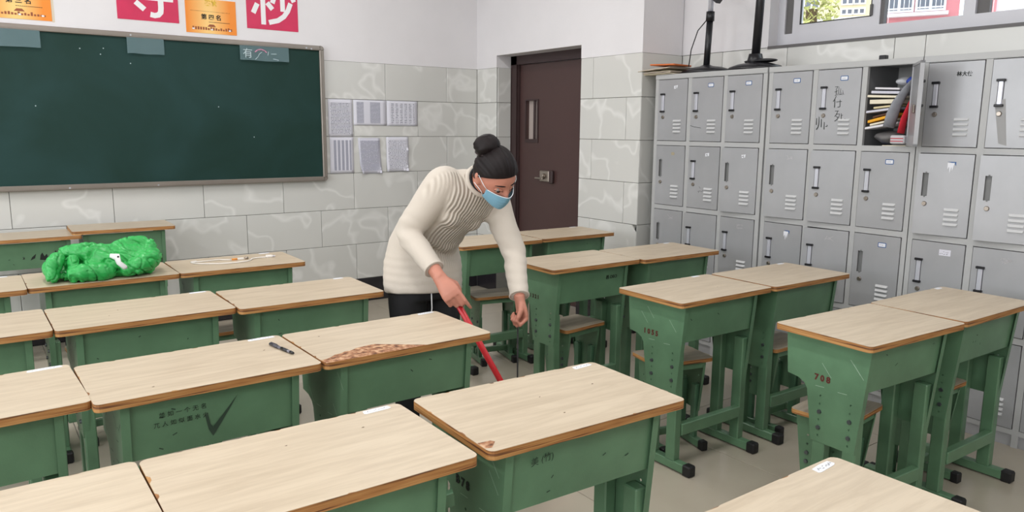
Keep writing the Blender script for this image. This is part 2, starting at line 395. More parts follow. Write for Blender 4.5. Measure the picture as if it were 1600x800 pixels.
# ------------------------------------------------------------------ room shell
ZT, HT = 2.006, .3009        # top of the wall tiles, tile height
fl = struct(MB().box(XLW - .2, .65, YBW - .2, .3, -.12, -.006).build('floor', M['grout']))
def tile_mesh(w, h, t, name, mat, b=.0025):
    return MB().bbox(-w / 2, w / 2, 0, t, -h / 2, h / 2, b).mesh(name, [mat])
FT = .8
ftm = MB().bbox(-FT / 2 + .0015, FT / 2 - .0015, -FT / 2 + .0015, FT / 2 - .0015, -.008, 0, .0012).mesh('floor_tile', [M['floor']])
x = XLW + .0
fx0, fy0 = -1.14, -3.35        # a joint crossing seen on the open floor
ix0 = math.ceil((XLW - fx0) / FT) - 1
for i in range(ix0, 3):
    for j in range(-8, 6):
        a0, a1 = max(fx0 + i * FT, XLW), min(fx0 + (i + 1) * FT, .407)
        b0, b1 = max(fy0 + j * FT, YBW), min(fy0 + (j + 1) * FT, -.001)
        if a1 - a0 < .03 or b1 - b0 < .03: continue
        if a1 - a0 > FT - .001 and b1 - b0 > FT - .001: o = link('floor_tile', ftm, fl, ((a0 + a1) / 2, (b0 + b1) / 2, 0))
        else:
            w2, d2 = (a1 - a0) / 2 - .0015, (b1 - b0) / 2 - .0015
            o = MB().bbox(-w2, w2, -d2, d2, -.008, 0, .0012).build('floor_tile', M['floor'], fl, ((a0 + a1) / 2, (b0 + b1) / 2, 0))
struct(MB().box(XLW - .2, .65, YBW - .2, .3, CEIL, CEIL + .12).build('ceiling', M['plaster']))
wb = struct(MB().box(XLW - .2, .2, .008, .25, 0, ZT).box(XLW - .2, .2, .0, .25, ZT, CEIL).box(.0, .2, -.0, .25, 0, CEIL).build('wall_back', [M['grout']]))
wb.data.materials.append(M['plaster'])
for p in wb.data.polygons[6:12]: p.material_index = 1
# wall with the door (x = 0), running from the blackboard wall to the step in the wall
YE, DY0, DY1, DZ = -2.073, -1.432, -.31, 2.107
w = MB()
w.box(.008, .4, YE + .008, DY0, 0, ZT, 0); w.box(0, .4, YE, DY0, ZT, CEIL, 1)
w.box(.008, .4, DY1, .0, 0, ZT, 0); w.box(0, .4, DY1, .0, ZT, CEIL, 1); w.box(0, .4, DY0, DY1, DZ, CEIL, 1)
wdoor = struct(w.build('wall_right', [M['grout'], M['plaster']]))
# window wall, set back, above and beside the lockers
XW = .407; WY0, WZ0, WZ1 = -2.79, 2.008, 3.0; WYE = -7.6
w = MB()
w.box(XW + .008, XW + .3, YBW, YE + .4, 0, WZ0, 0)
w.box(XW, XW + .3, WY0, YE + .4, WZ0, CEIL, 1); w.box(XW, XW + .3, YBW, WYE, WZ0, CEIL, 1); w.box(XW, XW + .3, WYE, WY0, WZ1, CEIL, 1)
w.box(XW + .004, XW + .296, WYE, WY0, WZ0 - .006, WZ0, 1)
wwin = struct(w.build('wall_window_side', [M['grout'], M['plaster']]))
# unseen sides of the room; daylight comes in through the left wall
struct(MB().box(XLW - .2, XLW, YBW, .0, 0, CEIL).build('wall_left', M['plaster']))
struct(MB().box(XLW - .2, XW + .3, YBW - .2, YBW, 0, CEIL).build('wall_front', M['plaster']))

def tiles_row(parent, a0, a1, z0, z1, joint, face, fixed, mat='tile', step=.603, name='wall_tile', t=.008, skip=None):
    """tiles from a0 to a1 (horizontal coordinate), joints at joint + k*step. face: 'y' = wall at y=fixed seen from -y, 'x' = wall at x=fixed seen from -x"""
    k0 = math.floor((a0 - joint) / step); cuts = [a0]
    j = joint + (k0 + 1) * step
    while j < a1 - .012:
        if j > a0 + .012: cuts.append(j)
        j += step
    cuts.append(a1)
    for p, q in zip(cuts, cuts[1:]):
        w2, h2 = (q - p) / 2 - .0016, (z1 - z0) / 2 - .0016
        key = (mat, round(w2, 4), round(h2, 4))
        if key not in TM: TM[key] = MB().bbox(-w2, w2, 0, t, -h2, h2, .002).mesh(name, [M[mat]])
        me = TM[key]
        if skip and skip(p, q): continue
        o = link(name, me, parent)
        if face == 'y': o.location = ((p + q) / 2, fixed, (z0 + z1) / 2)
        else: o.location = (fixed, (p + q) / 2, (z0 + z1) / 2); o.rotation_euler = (0, 0, -PI / 2)
TM = {}
for r in range(6):
    z1 = ZT - r * HT; z0 = z1 - HT
    tiles_row(wb, -6.0, 0, z0, z1, (-.321 if r % 2 == 0 else -.012) if r < 3 else ((-.627, -.319, -.62)[r - 3]), 'y', 0)
    jd = -1.571 if r % 2 == 0 else -1.93
    tiles_row(wdoor, YE, DY0, z0, z1, jd, 'x', 0, skip=(lambda p, q, r=r: r == 4 and p < YE + .01))
    tiles_row(wdoor, DY1, 0, z0, z1, -5.0, 'x', 0, step=20)
    tiles_row(wdoor, 0.002, XW, z0, z1, -5, 'y', YE, step=20)          # return face of the step
    tiles_row(wdoor, 0.009, .152, z0, z1, -5, 'y', DY1 - .0085, step=20)    # door reveal
for r in (0,):
    z1 = ZT; z0 = z1 - HT
    cuts = [YE, -2.43, -2.935, -3.62, -3.79, -4.42, -5.02, -5.62, -6.2]
    for q, p in zip(cuts, cuts[1:]): tiles_row(wwin, p, q, z0, z1, -50, 'x', XW, step=100)
# the tile with the broken lower corner, last one before the step
z1 = ZT - 4 * HT; z0 = z1 - HT; p, q = YE, -1.571
w2, h2 = (q - p) / 2 - .0016, HT / 2 - .0016
poly = [(-w2, -h2), (w2, -h2), (w2, h2 - .05), (w2 - .035, h2 - .012), (w2 - .045, h2), (-w2, h2)]
MB().prism(poly, 0, .008, 1).build('wall_tile', M['tile'], wdoor, (0, (p + q) / 2, (z0 + z1) / 2), (0, 0, -PI / 2))
MB().prism([(0, 0), (.03, 0), (.03, .05)], 0, .004, 1).build('chipped_mortar', M['darkseal'], wdoor, (.003, YE + .032, z1 - .05), (0, 0, -PI / 2))
# black skirting tiles
bbk = struct(MB().box(-6.0, 0, .0075, .009, 0, .2).build('baseboard_back', M['grout']))
tiles_row(bbk, -6.0, 0, 0.0, .2, -.28, 'y', -.002, 'black_tile', .603, 'skirting_tile', .01)
bbr = struct(MB().box(.0075, .009, YE, DY0, 0, .2).box(.0075, .009, DY1, 0, 0, .2).build('baseboard_right', M['grout']))
tiles_row(bbr, YE, DY0, 0, .2, -1.75, 'x', -.002, 'black_tile', .603, 'skirting_tile', .01)
tiles_row(bbr, DY1, -.004, 0, .2, -9, 'x', -.002, 'black_tile', 20, 'skirting_tile', .01)
tiles_row(bbr, .0, XW, 0, .2, -9, 'y', YE - .002, 'black_tile', 20, 'skirting_tile', .01)

# ------------------------------------------------------------------ door
dr = struct(thing('door_1', 'x', 'x')); del dr['label']; del dr['category']
f = MB()
f.box(.155, .3, DY1 - .085, DY1 + .0, 0, DZ); f.box(.155, .3, DY0, DY0 + .03, 0, DZ); f.box(.155, .3, DY0, DY1, DZ - .075, DZ)
f.box(.172, .3, DY1 - .1, DY1 - .085, 0, DZ - .075)
f.build('door_frame', M['brown_frame'], dr)
ly0, ly1, lx = DY0 + .03, DY1 - .1, .19
f = MB(); SY0, SY1, SZ0, SZ1 = -.655, -.50, 1.39, 1.72
f.box(lx, lx + .045, ly0, SY0, .005, DZ - .078); f.box(lx, lx + .045, SY1, ly1, .005, DZ - .078)
f.box(lx, lx + .045, SY0, SY1, .005, SZ0); f.box(lx, lx + .045, SY0, SY1, SZ1, DZ - .078)
f.build('door_leaf', M['brown'], dr)
f = MB()
f.box(lx - .006, lx + .002, SY0 - .02, SY0, SZ0 - .03, SZ1 + .01).box(lx - .006, lx + .002, SY1, SY1 + .012, SZ0 - .03, SZ1 + .01).box(lx - .006, lx + .002, SY0, SY1, SZ0 - .03, SZ0).box(lx - .006, lx + .002, SY0, SY1, SZ1, SZ1 + .012)
f.box(lx + .015, lx + .02, SY0 + .05, SY0 + .075, SZ0, SZ1)
f.build('slot_frame', M['brown_frame'], dr)
MB().box(lx + .03, lx + .034, SY0, SY1, SZ0, SZ1).build('window_pane', plain('pale_slot_pane', srgb(178, 166, 160), .3), dr)  # opaque pane painted pale for the brightness beyond the door
k = MB(); k.bbox(lx - .03, lx, -.905, -.86, 1.02, 1.13, .006); k.build('lock_case', M['brown_frame'], dr)
k = MB(); k.bbox(lx - .02, lx, -.845, -.72, 1.03, 1.125, .006); k.cyl((lx - .02, -.785, 1.08), (lx - .05, -.785, 1.08), .02, .018, 14); k.bbox(lx - .045, lx - .03, -.79, -.68, 1.05, 1.066, .004)
k.build('door_lock', M['nickel'], dr)

# ------------------------------------------------------------------ window and what is outside
wi = struct(thing('window_1', 'x', 'x')); del wi['label']; del wi['category']
FX = .50
f = MB(); f.box(FX, FX + .09, WYE, WY0, WZ0 - .0, 2.092); f.box(FX, FX + .09, WY0 - .05, WY0 - .0, 2.092, WZ1); f.box(FX, FX + .09, WYE, WY0, WZ1 - .06, WZ1)
f.box(FX, FX + .09, WYE, WYE + .05, 2.09, WZ1); f.box(FX + .0, FX + .09, -3.985, -3.925, 2.092, WZ1); f.box(FX + .0, FX + .09, -5.2, -5.13, 2.092, WZ1)
f.build('window_frame', M['upvc'], wi)
f = MB()
f.box(FX + .012, FX + .05, WY0 - .105, WY0 - .05, 2.092, WZ1 - .06).box(FX + .02, FX + .05, -4.045, -3.985, 2.092, WZ1 - .06); f.build('window_track', M['seal'], wi)
def sash(y1, y0, z0, z1, xf, fw):
    f = MB(); f.box(xf, xf + .035, y0, y1, z0, z0 + fw).box(xf, xf + .035, y0, y1, z1 - fw, z1).box(xf, xf + .035, y0, y0 + fw, z0 + fw, z1 - fw).box(xf, xf + .035, y1 - fw, y1, z0 + fw, z1 - fw)
    s_ = f.build('window_sash', M['upvc'], wi)
    g = MB(); t = .006; a, b, c, d = y0 + fw, y1 - fw, z0 + fw, z1 - fw
    g.box(xf - .001, xf + .01, a, b, c, c + t).box(xf - .001, xf + .01, a, b, d - t, d).box(xf - .001, xf + .01, a, a + t, c, d).box(xf - .001, xf + .01, b - t, b, c, d)
    g.build('rubber_gasket', M['darkseal'], s_)
    MB().box(xf + .014, xf + .02, a, b, c, d).build('window_pane', M['glass'], s_)
    return s_
sash(-2.895, -3.465, 2.092, WZ1 - .06, FX + .004, .05)
MB().box(FX + .012, FX + .05, -3.487, -3.465, 2.092, WZ1 - .06).build('window_track', M['seal'], wi)
MB().bbox(FX - .012, FX + .004, -3.425, -3.41, 2.145, 2.21, .003).build('sash_latch', M['seal'], wi)
MB().box(FX + .06, FX + .066, -3.925, -3.487, 2.092, WZ1 - .06).build('window_pane', M['glass'], wi)
MB().box(FX + .06, FX + .066, -5.13, -4.045, 2.092, WZ1 - .06).build('window_pane', M['glass'], wi)
MB().box(FX + .06, FX + .066, WYE + .05, -5.2, 2.092, WZ1 - .06).build('window_pane', M['glass'], wi)
f = MB(); f.box(XW - .004, XW + .001, WYE, WY0 + .0, WZ0 - .012, WZ0 + .006); f.build('sill_shadow_strip', M['seal']); struct(bpy.data.objects['sill_shadow_strip'])  # dark strip standing in for the shadow line along the window bottom

def facade(name, label, loc, rz, w_, h_, wall, wins, sill=None, bars=False, trim='posterwhite', base=0):
    b = thing(name, label, 'building', loc, rz)
    xa, xb = w_
    MB().box(xa, xb, 0, 2.0, 0, h_).build('wall', wall, b)
    for (x0, x1, z0, z1) in wins:
        fr = MB(); t = .08
        fr.box(x0 - t, x0, -.08, .02, z0 - t, z1 + t).box(x1, x1 + t, -.08, .02, z0 - t, z1 + t).box(x0, x1, -.08, .02, z0 - t, z0).box(x0, x1, -.08, .02, z1, z1 + t).box((x0 + x1) / 2 - .05, (x0 + x1) / 2 + .05, -.06, .02, z0, z1)
        wn = fr.build('window', M[trim], b)
        MB().box(x0, x1, -.02, -.01, z0, z1).build('pane', M['outglass'], wn)
        if bars:
            br = MB(); n = int((x1 - x0) / .15)
            for i in range(n): xx = x0 + (i + .5) * (x1 - x0) / n; br.box(xx - .012, xx + .012, -.2, -.17, z0, z1)
            br.box(x0, x1, -.2, -.16, z0 + .02, z0 + .07)
            br.build('window_bars', M[trim], wn)
    for (x0, x1, z0, z1) in (sill or []): MB().box(x0, x1, -.35, 0, z0, z1).build('ledge', M[trim], b)
    return b
M['outglass'] = plain('far_window_glass', srgb(112, 116, 126), .2)
M['yellowwall'] = plain('yellow_render', srgb(226, 212, 176), .9, var=.05, scale=.6)
M['softwhite'] = plain('white_trim', srgb(236, 232, 224), .8)
M['pinkwall'] = plain('pink_render', srgb(214, 138, 142), .9, var=.05, scale=.6)
M['leaf'] = plain('leaves', srgb(190, 190, 120), .8, var=.3, scale=2)
M['bark'] = plain('bark', srgb(110, 90, 66), .9)
# pane 1 looks along azimuth ~ 58 deg, pane 2 ~ 63 deg, pane 3 ~ 68 deg from the camera; the buildings stand 15-20 m off
def polar(az, d): return (-3.887 + d * math.sin(R(az)), -5.893 + d * math.cos(R(az)), 0)
facade('apartment_building', 'cream apartment block with small windows seen through the left window pane', polar(59.5, 48), R(-59.5), (-4.2, 2.0), 16, M['yellowwall'],
       [(-.62, -.12, 8.55, 9.3), (0, .5, 8.55, 9.3), (-.62, -.12, 8.0, 8.22), (0, .5, 8.0, 8.22), (-2.6, -1.9, 8.4, 9.3)], [(-1.9, .95, 7.3, 7.8)], False, 'softwhite')
facade('pink_building', 'pink and white building with barred windows seen through the middle window pane', polar(64.7, 34), R(-64.7), (-2.1, .55), 11, M['pinkwall'],
       [(-1.93, -1.06, 6.12, 7.2), (-.86, .02, 6.12, 7.2)], [(-2.0, .2, 5.86, 5.98)], True)
facade('white_building', 'white building with a pink ledge seen through the rightmost window pane', polar(70, 30), R(-70), (-1.6, 3.4), 9, M['posterwhite'],
       [(-.2, .9, 5.9, 6.9)], [(-1.5, -1.25, 4.9, 6.6), (-.3, .6, 5.62, 5.7)], False, 'pinkwall')
tr = thing('tree', 'yellowish tree outside at the left edge of the window', 'tree', polar(56.6, 12), 0)
MB().cyl((0, 0, 0), (.1, 0, 3.2), .16, .08, 8).build('trunk', M['bark'], tr)
lf = MB()
rr = random.Random(3)
for i in range(1500):
    a = rr.uniform(0, 2 * PI); b_ = rr.uniform(-1, 1); rad = rr.uniform(.3, .78) ** .6
    c = Vector((math.cos(a) * math.sqrt(1 - b_ * b_) * rad * .5, math.sin(a) * math.sqrt(1 - b_ * b_) * rad * .5, 3.3 + b_ * rad * 1.1))
    u = Vector((rr.uniform(-1, 1), rr.uniform(-1, 1), rr.uniform(-1, 1))).normalized(); v = u.orthogonal().normalized(); s_ = rr.uniform(.03, .06)
    lf.add([c + u * s_, c + v * s_ * .5, c - u * s_, c - v * s_ * .5], [(0, 1, 2, 3)])
o = lf.build('foliage', M['leaf'], tr); o['kind'] = 'stuff'
MB().box(.75, 40, -40, 40, -.3, -.2).build('ground', plain('paving', srgb(170, 165, 158), .9))
struct(bpy.data.objects['ground'])

# ------------------------------------------------------------------ chalkboard
BX0, BX1, BZ0, BZ1 = -5.5, -1.476, 1.049, 2.108
bd = thing('chalkboard', 'long green chalkboard in a dull aluminium frame on the tiled wall', 'chalkboard', (0, 0, 0))
MB().box(BX0 + .03, BX1 - .03, -.028, -.002, BZ0 + .03, BZ1 - .03).build('writing_surface', M['board'], bd)
def frame_bar(horizontal, a0, a1, c0, c1):
    m = MB(); y0, y1 = -.046, -.002
    if horizontal:
        m.bbox(a0, a1, y0, y1, c0, c1, .004); m.box(a0, a1, y0 - .003, y0, c0 + (c1 - c0) * .3, c0 + (c1 - c0) * .42)
    else:
        m.bbox(c0, c1, y0, y1, a0, a1, .004); m.box(c0 + (c1 - c0) * .3, c0 + (c1 - c0) * .42, y0 - .003, y0, a0, a1)
    return m.build('frame_bar', M['alu'], bd)
frame_bar(True, BX0 + .03, BX1 - .03, BZ1 - .036, BZ1); frame_bar(True, BX0 + .03, BX1 - .03, BZ0, BZ0 + .036)
frame_bar(False, BZ0 + .03, BZ1 - .03, BX1 - .036, BX1); frame_bar(False, BZ0 + .03, BZ1 - .03, BX0, BX0 + .036)
for cx, cz, a0 in ((BX1 - .03, BZ1 - .03, 0), (BX1 - .03, BZ0 + .03, 270), (BX0 + .03, BZ1 - .03, 90), (BX0 + .03, BZ0 + .03, 180)):
    P = [(cx, cz)] + [(cx + .031 * math.cos(R(a0 + 15 * i)), cz + .031 * math.sin(R(a0 + 15 * i))) for i in range(7)]
    MB().prism(P, -.047, -.002, 1).build('frame_corner', M['alu'], bd)
for xx, zz in ((-2.86, 2.088), (-1.62, 2.085), (-1.58, 2.08), (-2.75, 1.062), (-3.3, 1.062)):
    MB().cyl((xx, -.046, zz), (xx, -.05, zz), .006, n=8).build('rivet', M['chrome'], bd)
film = [(-3.93, -3.392, 1.966, 'frosted film strip, the leftmost under the board frame'), (-2.887, -2.652, 1.967, 'small frosted film strip in the middle of the board top'), (-2.131, -1.762, 1.967, 'frosted film strip with chalk writing near the right end of the board')]
for a, b_, z, lb in film:
    m = MB(); n = 6
    vs = []; fs = []
    for i in range(n + 1):
        t = i / n; xx = a + (b_ - a) * t
        vs += [(xx, -.0485, 2.074), (xx, -.049 - .003 * math.sin(t * PI), z + .002 * math.sin(t * 9))]
    for i in range(n): fs.append((2 * i, 2 * i + 1, 2 * i + 3, 2 * i + 2))
    k = len(vs); vs += [(x_, y_ + .0012, z_) for x_, y_, z_ in vs]; fs += [tuple(i + k for i in f_[::-1]) for f_ in fs]
    m.add(vs, fs); s_ = m.build('film_strip', M['film']); tag(s_, lb, 'film')
    e = MB(); e.tube([(a + (b_ - a) * i / 12, -.050 - .003 * math.sin(i / 12 * PI), z + .002 * math.sin(i / 12 * 9) + .001) for i in range(13)], .0018, 5); e.build('film_edge', M['film'], s_)
    if 'writing' in lb:
        o = place_text(text_mesh('有', .075, M['chalkwhite'], 'chalk_writing'), 'chalk_writing', s_, (-2.075, -.0535, 2.012), (1, 0, 0), (0, 0, 1))
        e = MB(); e.strokes([[(-2.02, 2.03), (-2.0, 2.045), (-1.975, 2.05), (-1.95, 2.043), (-1.935, 2.03)]], .008, (0, -.053, 0), (1, 0, 0), (0, 0, 1)); e.build('pink_chalk_arc', M['chalkpink'], s_)
        e = MB(); e.strokes([[(-2.02, 1.975), (-2.0, 1.995), (-1.99, 2.015), (-1.97, 2.03)], [(-1.92, 2.036), (-1.925, 2.01)], [(-1.90, 2.02), (-1.86, 2.022)], [(-1.885, 1.985), (-1.845, 1.978)]], .004, (0, -.053, 0), (1, 0, 0), (0, 0, 1)); e.build('chalk_strokes', M['chalkwhite'], s_)
ck = MB()
for xx, zz in ((-3.17, 1.98), (-3.03, 1.99), (-2.87, 1.9), (-2.3, 1.62), (-3.05, 1.95), (-2.05, 1.4), (-3.45, 1.6)): ck.cyl((xx, -.028, zz), (xx, -.0292, zz), .004, n=6)
ck.build('chalk_specks', M['chalkwhite'], bd)

# ------------------------------------------------------------------ papers, posters on the wall
def sheet(name, mat, x0, x1, z0, z1, y, label, cat, group=None, curl=None, slant=0, parent=None):
    nu, nv = 8, 10; vs = []; fs = []
    for j in range(nv + 1):
        for i in range(nu + 1):
            u = i / nu; v = j / nv
            dy = 0; du = 0
            if curl:
                for (cu, cv, amt) in curl:
                    d = max(0, 1 - math.hypot((u - cu) * 1.0, (v - cv) * 1.3) / .45); dy += amt * d * d; du += (-.3 if cu > .5 else .3) * amt * d * d
            vs.append((x0 + (x1 - x0) * u + du + slant * (v - .5), y - dy - .0015 * math.sin(u * 5 + v * 3) ** 2, z0 + (z1 - z0) * v))
    W_ = nu + 1
    for j in range(nv):
        for i in range(nu): fs.append((j * W_ + i, j * W_ + i + 1, (j + 1) * W_ + i + 1, (j + 1) * W_ + i))
    k = len(vs); vs += [(a, b + .0006, c) for a, b, c in vs]; fs += [tuple(i + k for i in f_[::-1]) for f_ in fs]
    for i in range(nu): fs.append((i + 1, i, k + i, k + i + 1)); t = nv * W_; fs.append((t + i, t + i + 1, k + t + i + 1, k + t + i))
    for j in range(nv): fs.append((j * W_, (j + 1) * W_, k + (j + 1) * W_, k + j * W_)); fs.append(((j + 1) * W_ + nu, j * W_ + nu, k + j * W_ + nu, k + (j + 1) * W_ + nu))
    m = MB(); m.add(vs, fs, 0, True); o = m.build(name, mat, parent); 
    if label: tag(o, label, cat, group)
    return o
pw, ik, ik2 = srgb(218, 218, 228), srgb(96, 98, 112), srgb(150, 152, 168)
G = 'notices taped beside the chalkboard'
sheet('printed_notice', printed('dense_text', pw, ik, 26, 40, .52, .45), -1.441, -1.230, 1.402, 1.703, -.004, 'white notice dense with text lines, upper row next to the board frame', 'paper', G)
sheet('printed_notice', printed('grid_print', pw, ik2, 34, 60, .62, .7, 2), -1.222, -.921, 1.496, 1.703, -.004, 'landscape sheet with a grey four-block table, middle of the upper row', 'paper', G)
sheet('printed_notice', printed('column_print', pw, ik, 15, 26, .55, .35, 7), -.918, -.624, 1.494, 1.703, -.004, 'landscape sheet with dotted columns, right end of the upper row', 'paper', G)
sheet('printed_notice', printed('column_grey', pw, ik2, 60, 3, .75, .85, 6), -1.436, -1.229, 1.104, 1.398, -.004, 'sheet with tall grey columns, lower row next to the board frame', 'paper', G)
sheet('printed_notice', printed('faint_print', srgb(206, 206, 218), ik2, 30, 30, .6, .6), -1.178, -.982, 1.095, 1.392, -.004, 'curling grey-printed sheet in the middle of the lower row', 'paper', G, [(0, 0, .03), (1, 0, .015), (1, 1, .01)], -.02)
sheet('printed_notice', printed('short_text', pw, ik, 24, 30, .5, .4), -.928, -.717, 1.107, 1.400, -.004, 'white notice with short text block and curled edge, right end of the lower row', 'paper', G, [(1, 0, .02), (1, .6, .015), (0, 0, .01)])
# crimson squares with white characters
def poster(x0, x1, z0, z1, lines, label):
    """lines: thick brush strokes in units of the square's width, from its lower left corner"""
    o = MB().box(x0, x1, -.003, -.0005, z0, z1).build('character_poster', M['red']); tag(o, label, 'poster', 'crimson slogan squares over the board')
    w_ = x1 - x0; th = .046 * w_; m = MB()
    for i, ln in enumerate(lines):
        P = [Vector((x0 + u * w_, z0 + v * w_)) for u, v in ln]; L_, R_ = [], []
        for k, p in enumerate(P):
            d = (P[min(k + 1, len(P) - 1)] - P[max(k - 1, 0)]).normalized(); e = Vector((-d.y, d.x)) * th
            L_.append(p + e); R_.append(p - e)
        y = -.0034 - .00012 * i
        for k in range(len(P) - 1): m.add([(L_[k].x, y, L_[k].y), (R_[k].x, y, R_[k].y), (R_[k + 1].x, y, R_[k + 1].y), (L_[k + 1].x, y, L_[k + 1].y)], [(0, 1, 2, 3)])
    m.build('white_character', M['posterwhite'], o); return o
poster(-2.925, -2.532, 2.196, 2.60, [[(.30, .31), (.44, .19)], [(.12, .40), (.92, .40)], [(.71, .56), (.71, .24), (.70, .16), (.66, .115), (.60, .10), (.53, .115)],
        [(.14, .60), (.14, .76), (.88, .76), (.84, .62)], [(.50, .92), (.52, .80)]], 'crimson square poster with a white character, left one of the two')
poster(-2.054, -1.662, 2.204, 2.61, [[(.317, .86), (.317, .09)], [(.21, .47), (.125, .29)], [(.40, .50), (.50, .385)], [(.08, .62), (.54, .62)], [(.14, .80), (.32, .85), (.48, .92)],
        [(.70, .97), (.70, .36)], [(.58, .72), (.50, .50)], [(.83, .76), (.93, .56)], [(.86, .53), (.80, .38), (.72, .27), (.60, .185), (.42, .135)]], 'crimson square poster with a white character, right one, above the board end')
def certificate(x0, x1, z0, z1, txt, label):
    m, nt, b = newmat('orange_certificate_print'); b.inputs['Roughness'].default_value = .5
    tc = N(nt, 'ShaderNodeTexCoord'); sp = N(nt, 'ShaderNodeSeparateXYZ'); nt.links.new(tc.outputs['Generated'], sp.inputs[0])
    c = N(nt, 'ShaderNodeMath', operation='SUBTRACT', i_1=.45); nt.links.new(sp.outputs['X'], c.inputs[0])
    a = N(nt, 'ShaderNodeMath', operation='ABSOLUTE'); nt.links.new(c.outputs[0], a.inputs[0])
    cr = N(nt, 'ShaderNodeValToRGB'); e = cr.color_ramp.elements; e[0].position = .05; e[0].color = srgb(250, 206, 128); e[1].position = .42; e[1].color = srgb(240, 142, 46)
    nt.links.new(a.outputs[0], cr.inputs[0]); nt.links.new(cr.outputs[0], b.inputs['Base Color'])
    o = MB().box(x0, x1, -.003, -.0005, z0, z1).build('award_certificate', m); tag(o, label, 'certificate', 'orange certificates over the board')
    cx = (x0 + x1) / 2; w_ = x1 - x0; h_ = z1 - z0
    me = text_mesh(txt, .04, M['ink'], 'printed_words', .001); place_text(me, 'printed_words', o, (cx - .0, -.0036, z0 + h_ * .47), (1, 0, 0), (0, 0, 1))
    br = plain('certificate_brown', srgb(150, 84, 52), .6)
    s_ = MB(); rr = random.Random(int(abs(x0) * 100))
    # skyline band of small drawn buildings and clouds along the bottom
    for i in range(16):
        xx = x0 + w_ * (.12 + .05 * i); hh = h_ * rr.uniform(.04, .1)
        s_.box(xx, xx + .012, -.0036, -.003, z0 + h_ * .1, z0 + h_ * .1 + hh)
    s_.prism([(cx - .03, z0 + h_ * .2), (cx + .03, z0 + h_ * .2), (cx + .015, z0 + h_ * .27), (cx - .015, z0 + h_ * .27)], -.0037, -.003, 1)
    s_.build('skyline_print', br, o)
    s2 = MB()
    for i in range(30): xx = x0 + w_ * (.1 + .026 * i); s2.box(xx, xx + w_ * .018 * rr.uniform(.4, 1), -.0036, -.003, z0 + h_ * .635, z0 + h_ * .645)
    for i in range(14): xx = x0 + w_ * (.45 + .03 * i); s2.box(xx, xx + w_ * .022, -.0036, -.003, z0 + h_ * .33, z0 + h_ * .345)
    s2.build('fine_print', M['ink'], o)
    s3 = MB()
    for i in range(3): s3.sphere((x0 + w_ * (.14 + .36 * i), -.0034, z0 + h_ * .12), (.01, .0006, .006), 8, 5)
    s3.build('white_clouds', M['posterwhite'], o)
    me = text_mesh('奖状', .042, plain('certificate_gold', srgb(226, 186, 60), .5), 'gold_words', .002); place_text(me, 'gold_words', o, (cx, -.0036, z0 + h_ * .88), (1, 0, 0), (0, 0, 1))
    return o
certificate(-2.486, -2.133, 2.142, 2.382, '第 四 名', 'orange certificate between the two crimson squares, reading fourth place')
certificate(-3.664, -3.311, 2.143, 2.383, '第 三 名', 'orange certificate at the left end of the wall, reading third place')
MB().box(-3.3105, -3.296, -.0012, -.0004, 2.138, 2.3).build('clear_tape', plain('yellowed_tape', srgb(214, 204, 184), .4), bpy.data.objects['award_certificate.001'])

# ------------------------------------------------------------------ lockers
XL = .043; CW = .895; LH = 1.848
DOORX = [(.028, .289), (.319, .578), (.606, .866)]        # distances from the cabinet's left edge
ROWZ = [(1.404, 1.815), (.966, 1.375), (.528, .936), (.086, .497)]
HX, HW, HH = .028, .028, .115                              # handle pocket: distance from door's left edge, width, height
def door_mesh(w_, h_):
    """local: x = 0 front, y from 0 (hinge, right) to w (left), z from 0; front faces -x; a real pocket for the handle"""
    m = MB(); t = .02
    py1 = w_ - HX; py0 = py1 - HW; pz1 = h_ - .095; pz0 = pz1 - HH
    Y = [0, py0, py1, w_]; Z = [0, pz0, pz1, h_]
    vs = [(0, y, z) for z in Z for y in Y]; fs = []
    for j in range(3):
        for i in range(3):
            if i == 1 and j == 1: continue
            a = j * 4 + i; fs.append((a, a + 4, a + 5, a + 1))
    m.add(vs, fs)
    d = .014
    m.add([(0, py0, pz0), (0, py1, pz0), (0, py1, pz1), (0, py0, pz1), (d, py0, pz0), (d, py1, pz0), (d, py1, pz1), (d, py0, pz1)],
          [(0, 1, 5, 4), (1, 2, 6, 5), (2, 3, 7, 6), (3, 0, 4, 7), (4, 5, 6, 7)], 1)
    m.box(.0005, t, 0, .012, 0, h_).box(.0005, t, w_ - .012, w_, 0, h_).box(.0005, t, 0, w_, 0, .012).box(.0005, t, 0, w_, h_ - .012, h_)
    m.add([(.0165, 0, 0), (.0165, w_, 0), (.0165, w_, h_), (.0165, 0, h_)], [(0, 1, 2, 3)])
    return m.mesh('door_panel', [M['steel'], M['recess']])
louv = MB(); lw = .068
louv.add([(0, 0, 0), (0, lw, 0), (-.010, lw - .004, .002), (-.010, .004, .002), (0, lw, .014), (0, 0, .014)], [(0, 3, 2, 1), (3, 5, 4, 2), (0, 5, 3), (1, 2, 4)])
louv_me = louv.mesh('louver', [plain('louver_highlight_paint', srgb(196, 197, 198), .32)])  # lighter grey paints in the white highlight on the louvers
hb = MB(); hb.bbox(-.006, .006, .003, HW - .003, 0, HH, .003); hb_me = hb.mesh('handle_bar', [M['chrome']])
hc = MB(); hc.bbox(-.011, .004, -.004, HW + .006, 0, .012, .002); hc_me = hc.mesh('handle_cap', [M['blackplastic']])
lk = MB(); lk.cyl((-.008, 0, 0), (.0, 0, 0), .0095, .0125, 12); lk.box(-.0078, -.0068, -.0015, .0015, -.005, .005, 1); lk_me = lk.mesh('lock', [M['nickel'], M['blackplastic']])
dcache = {}
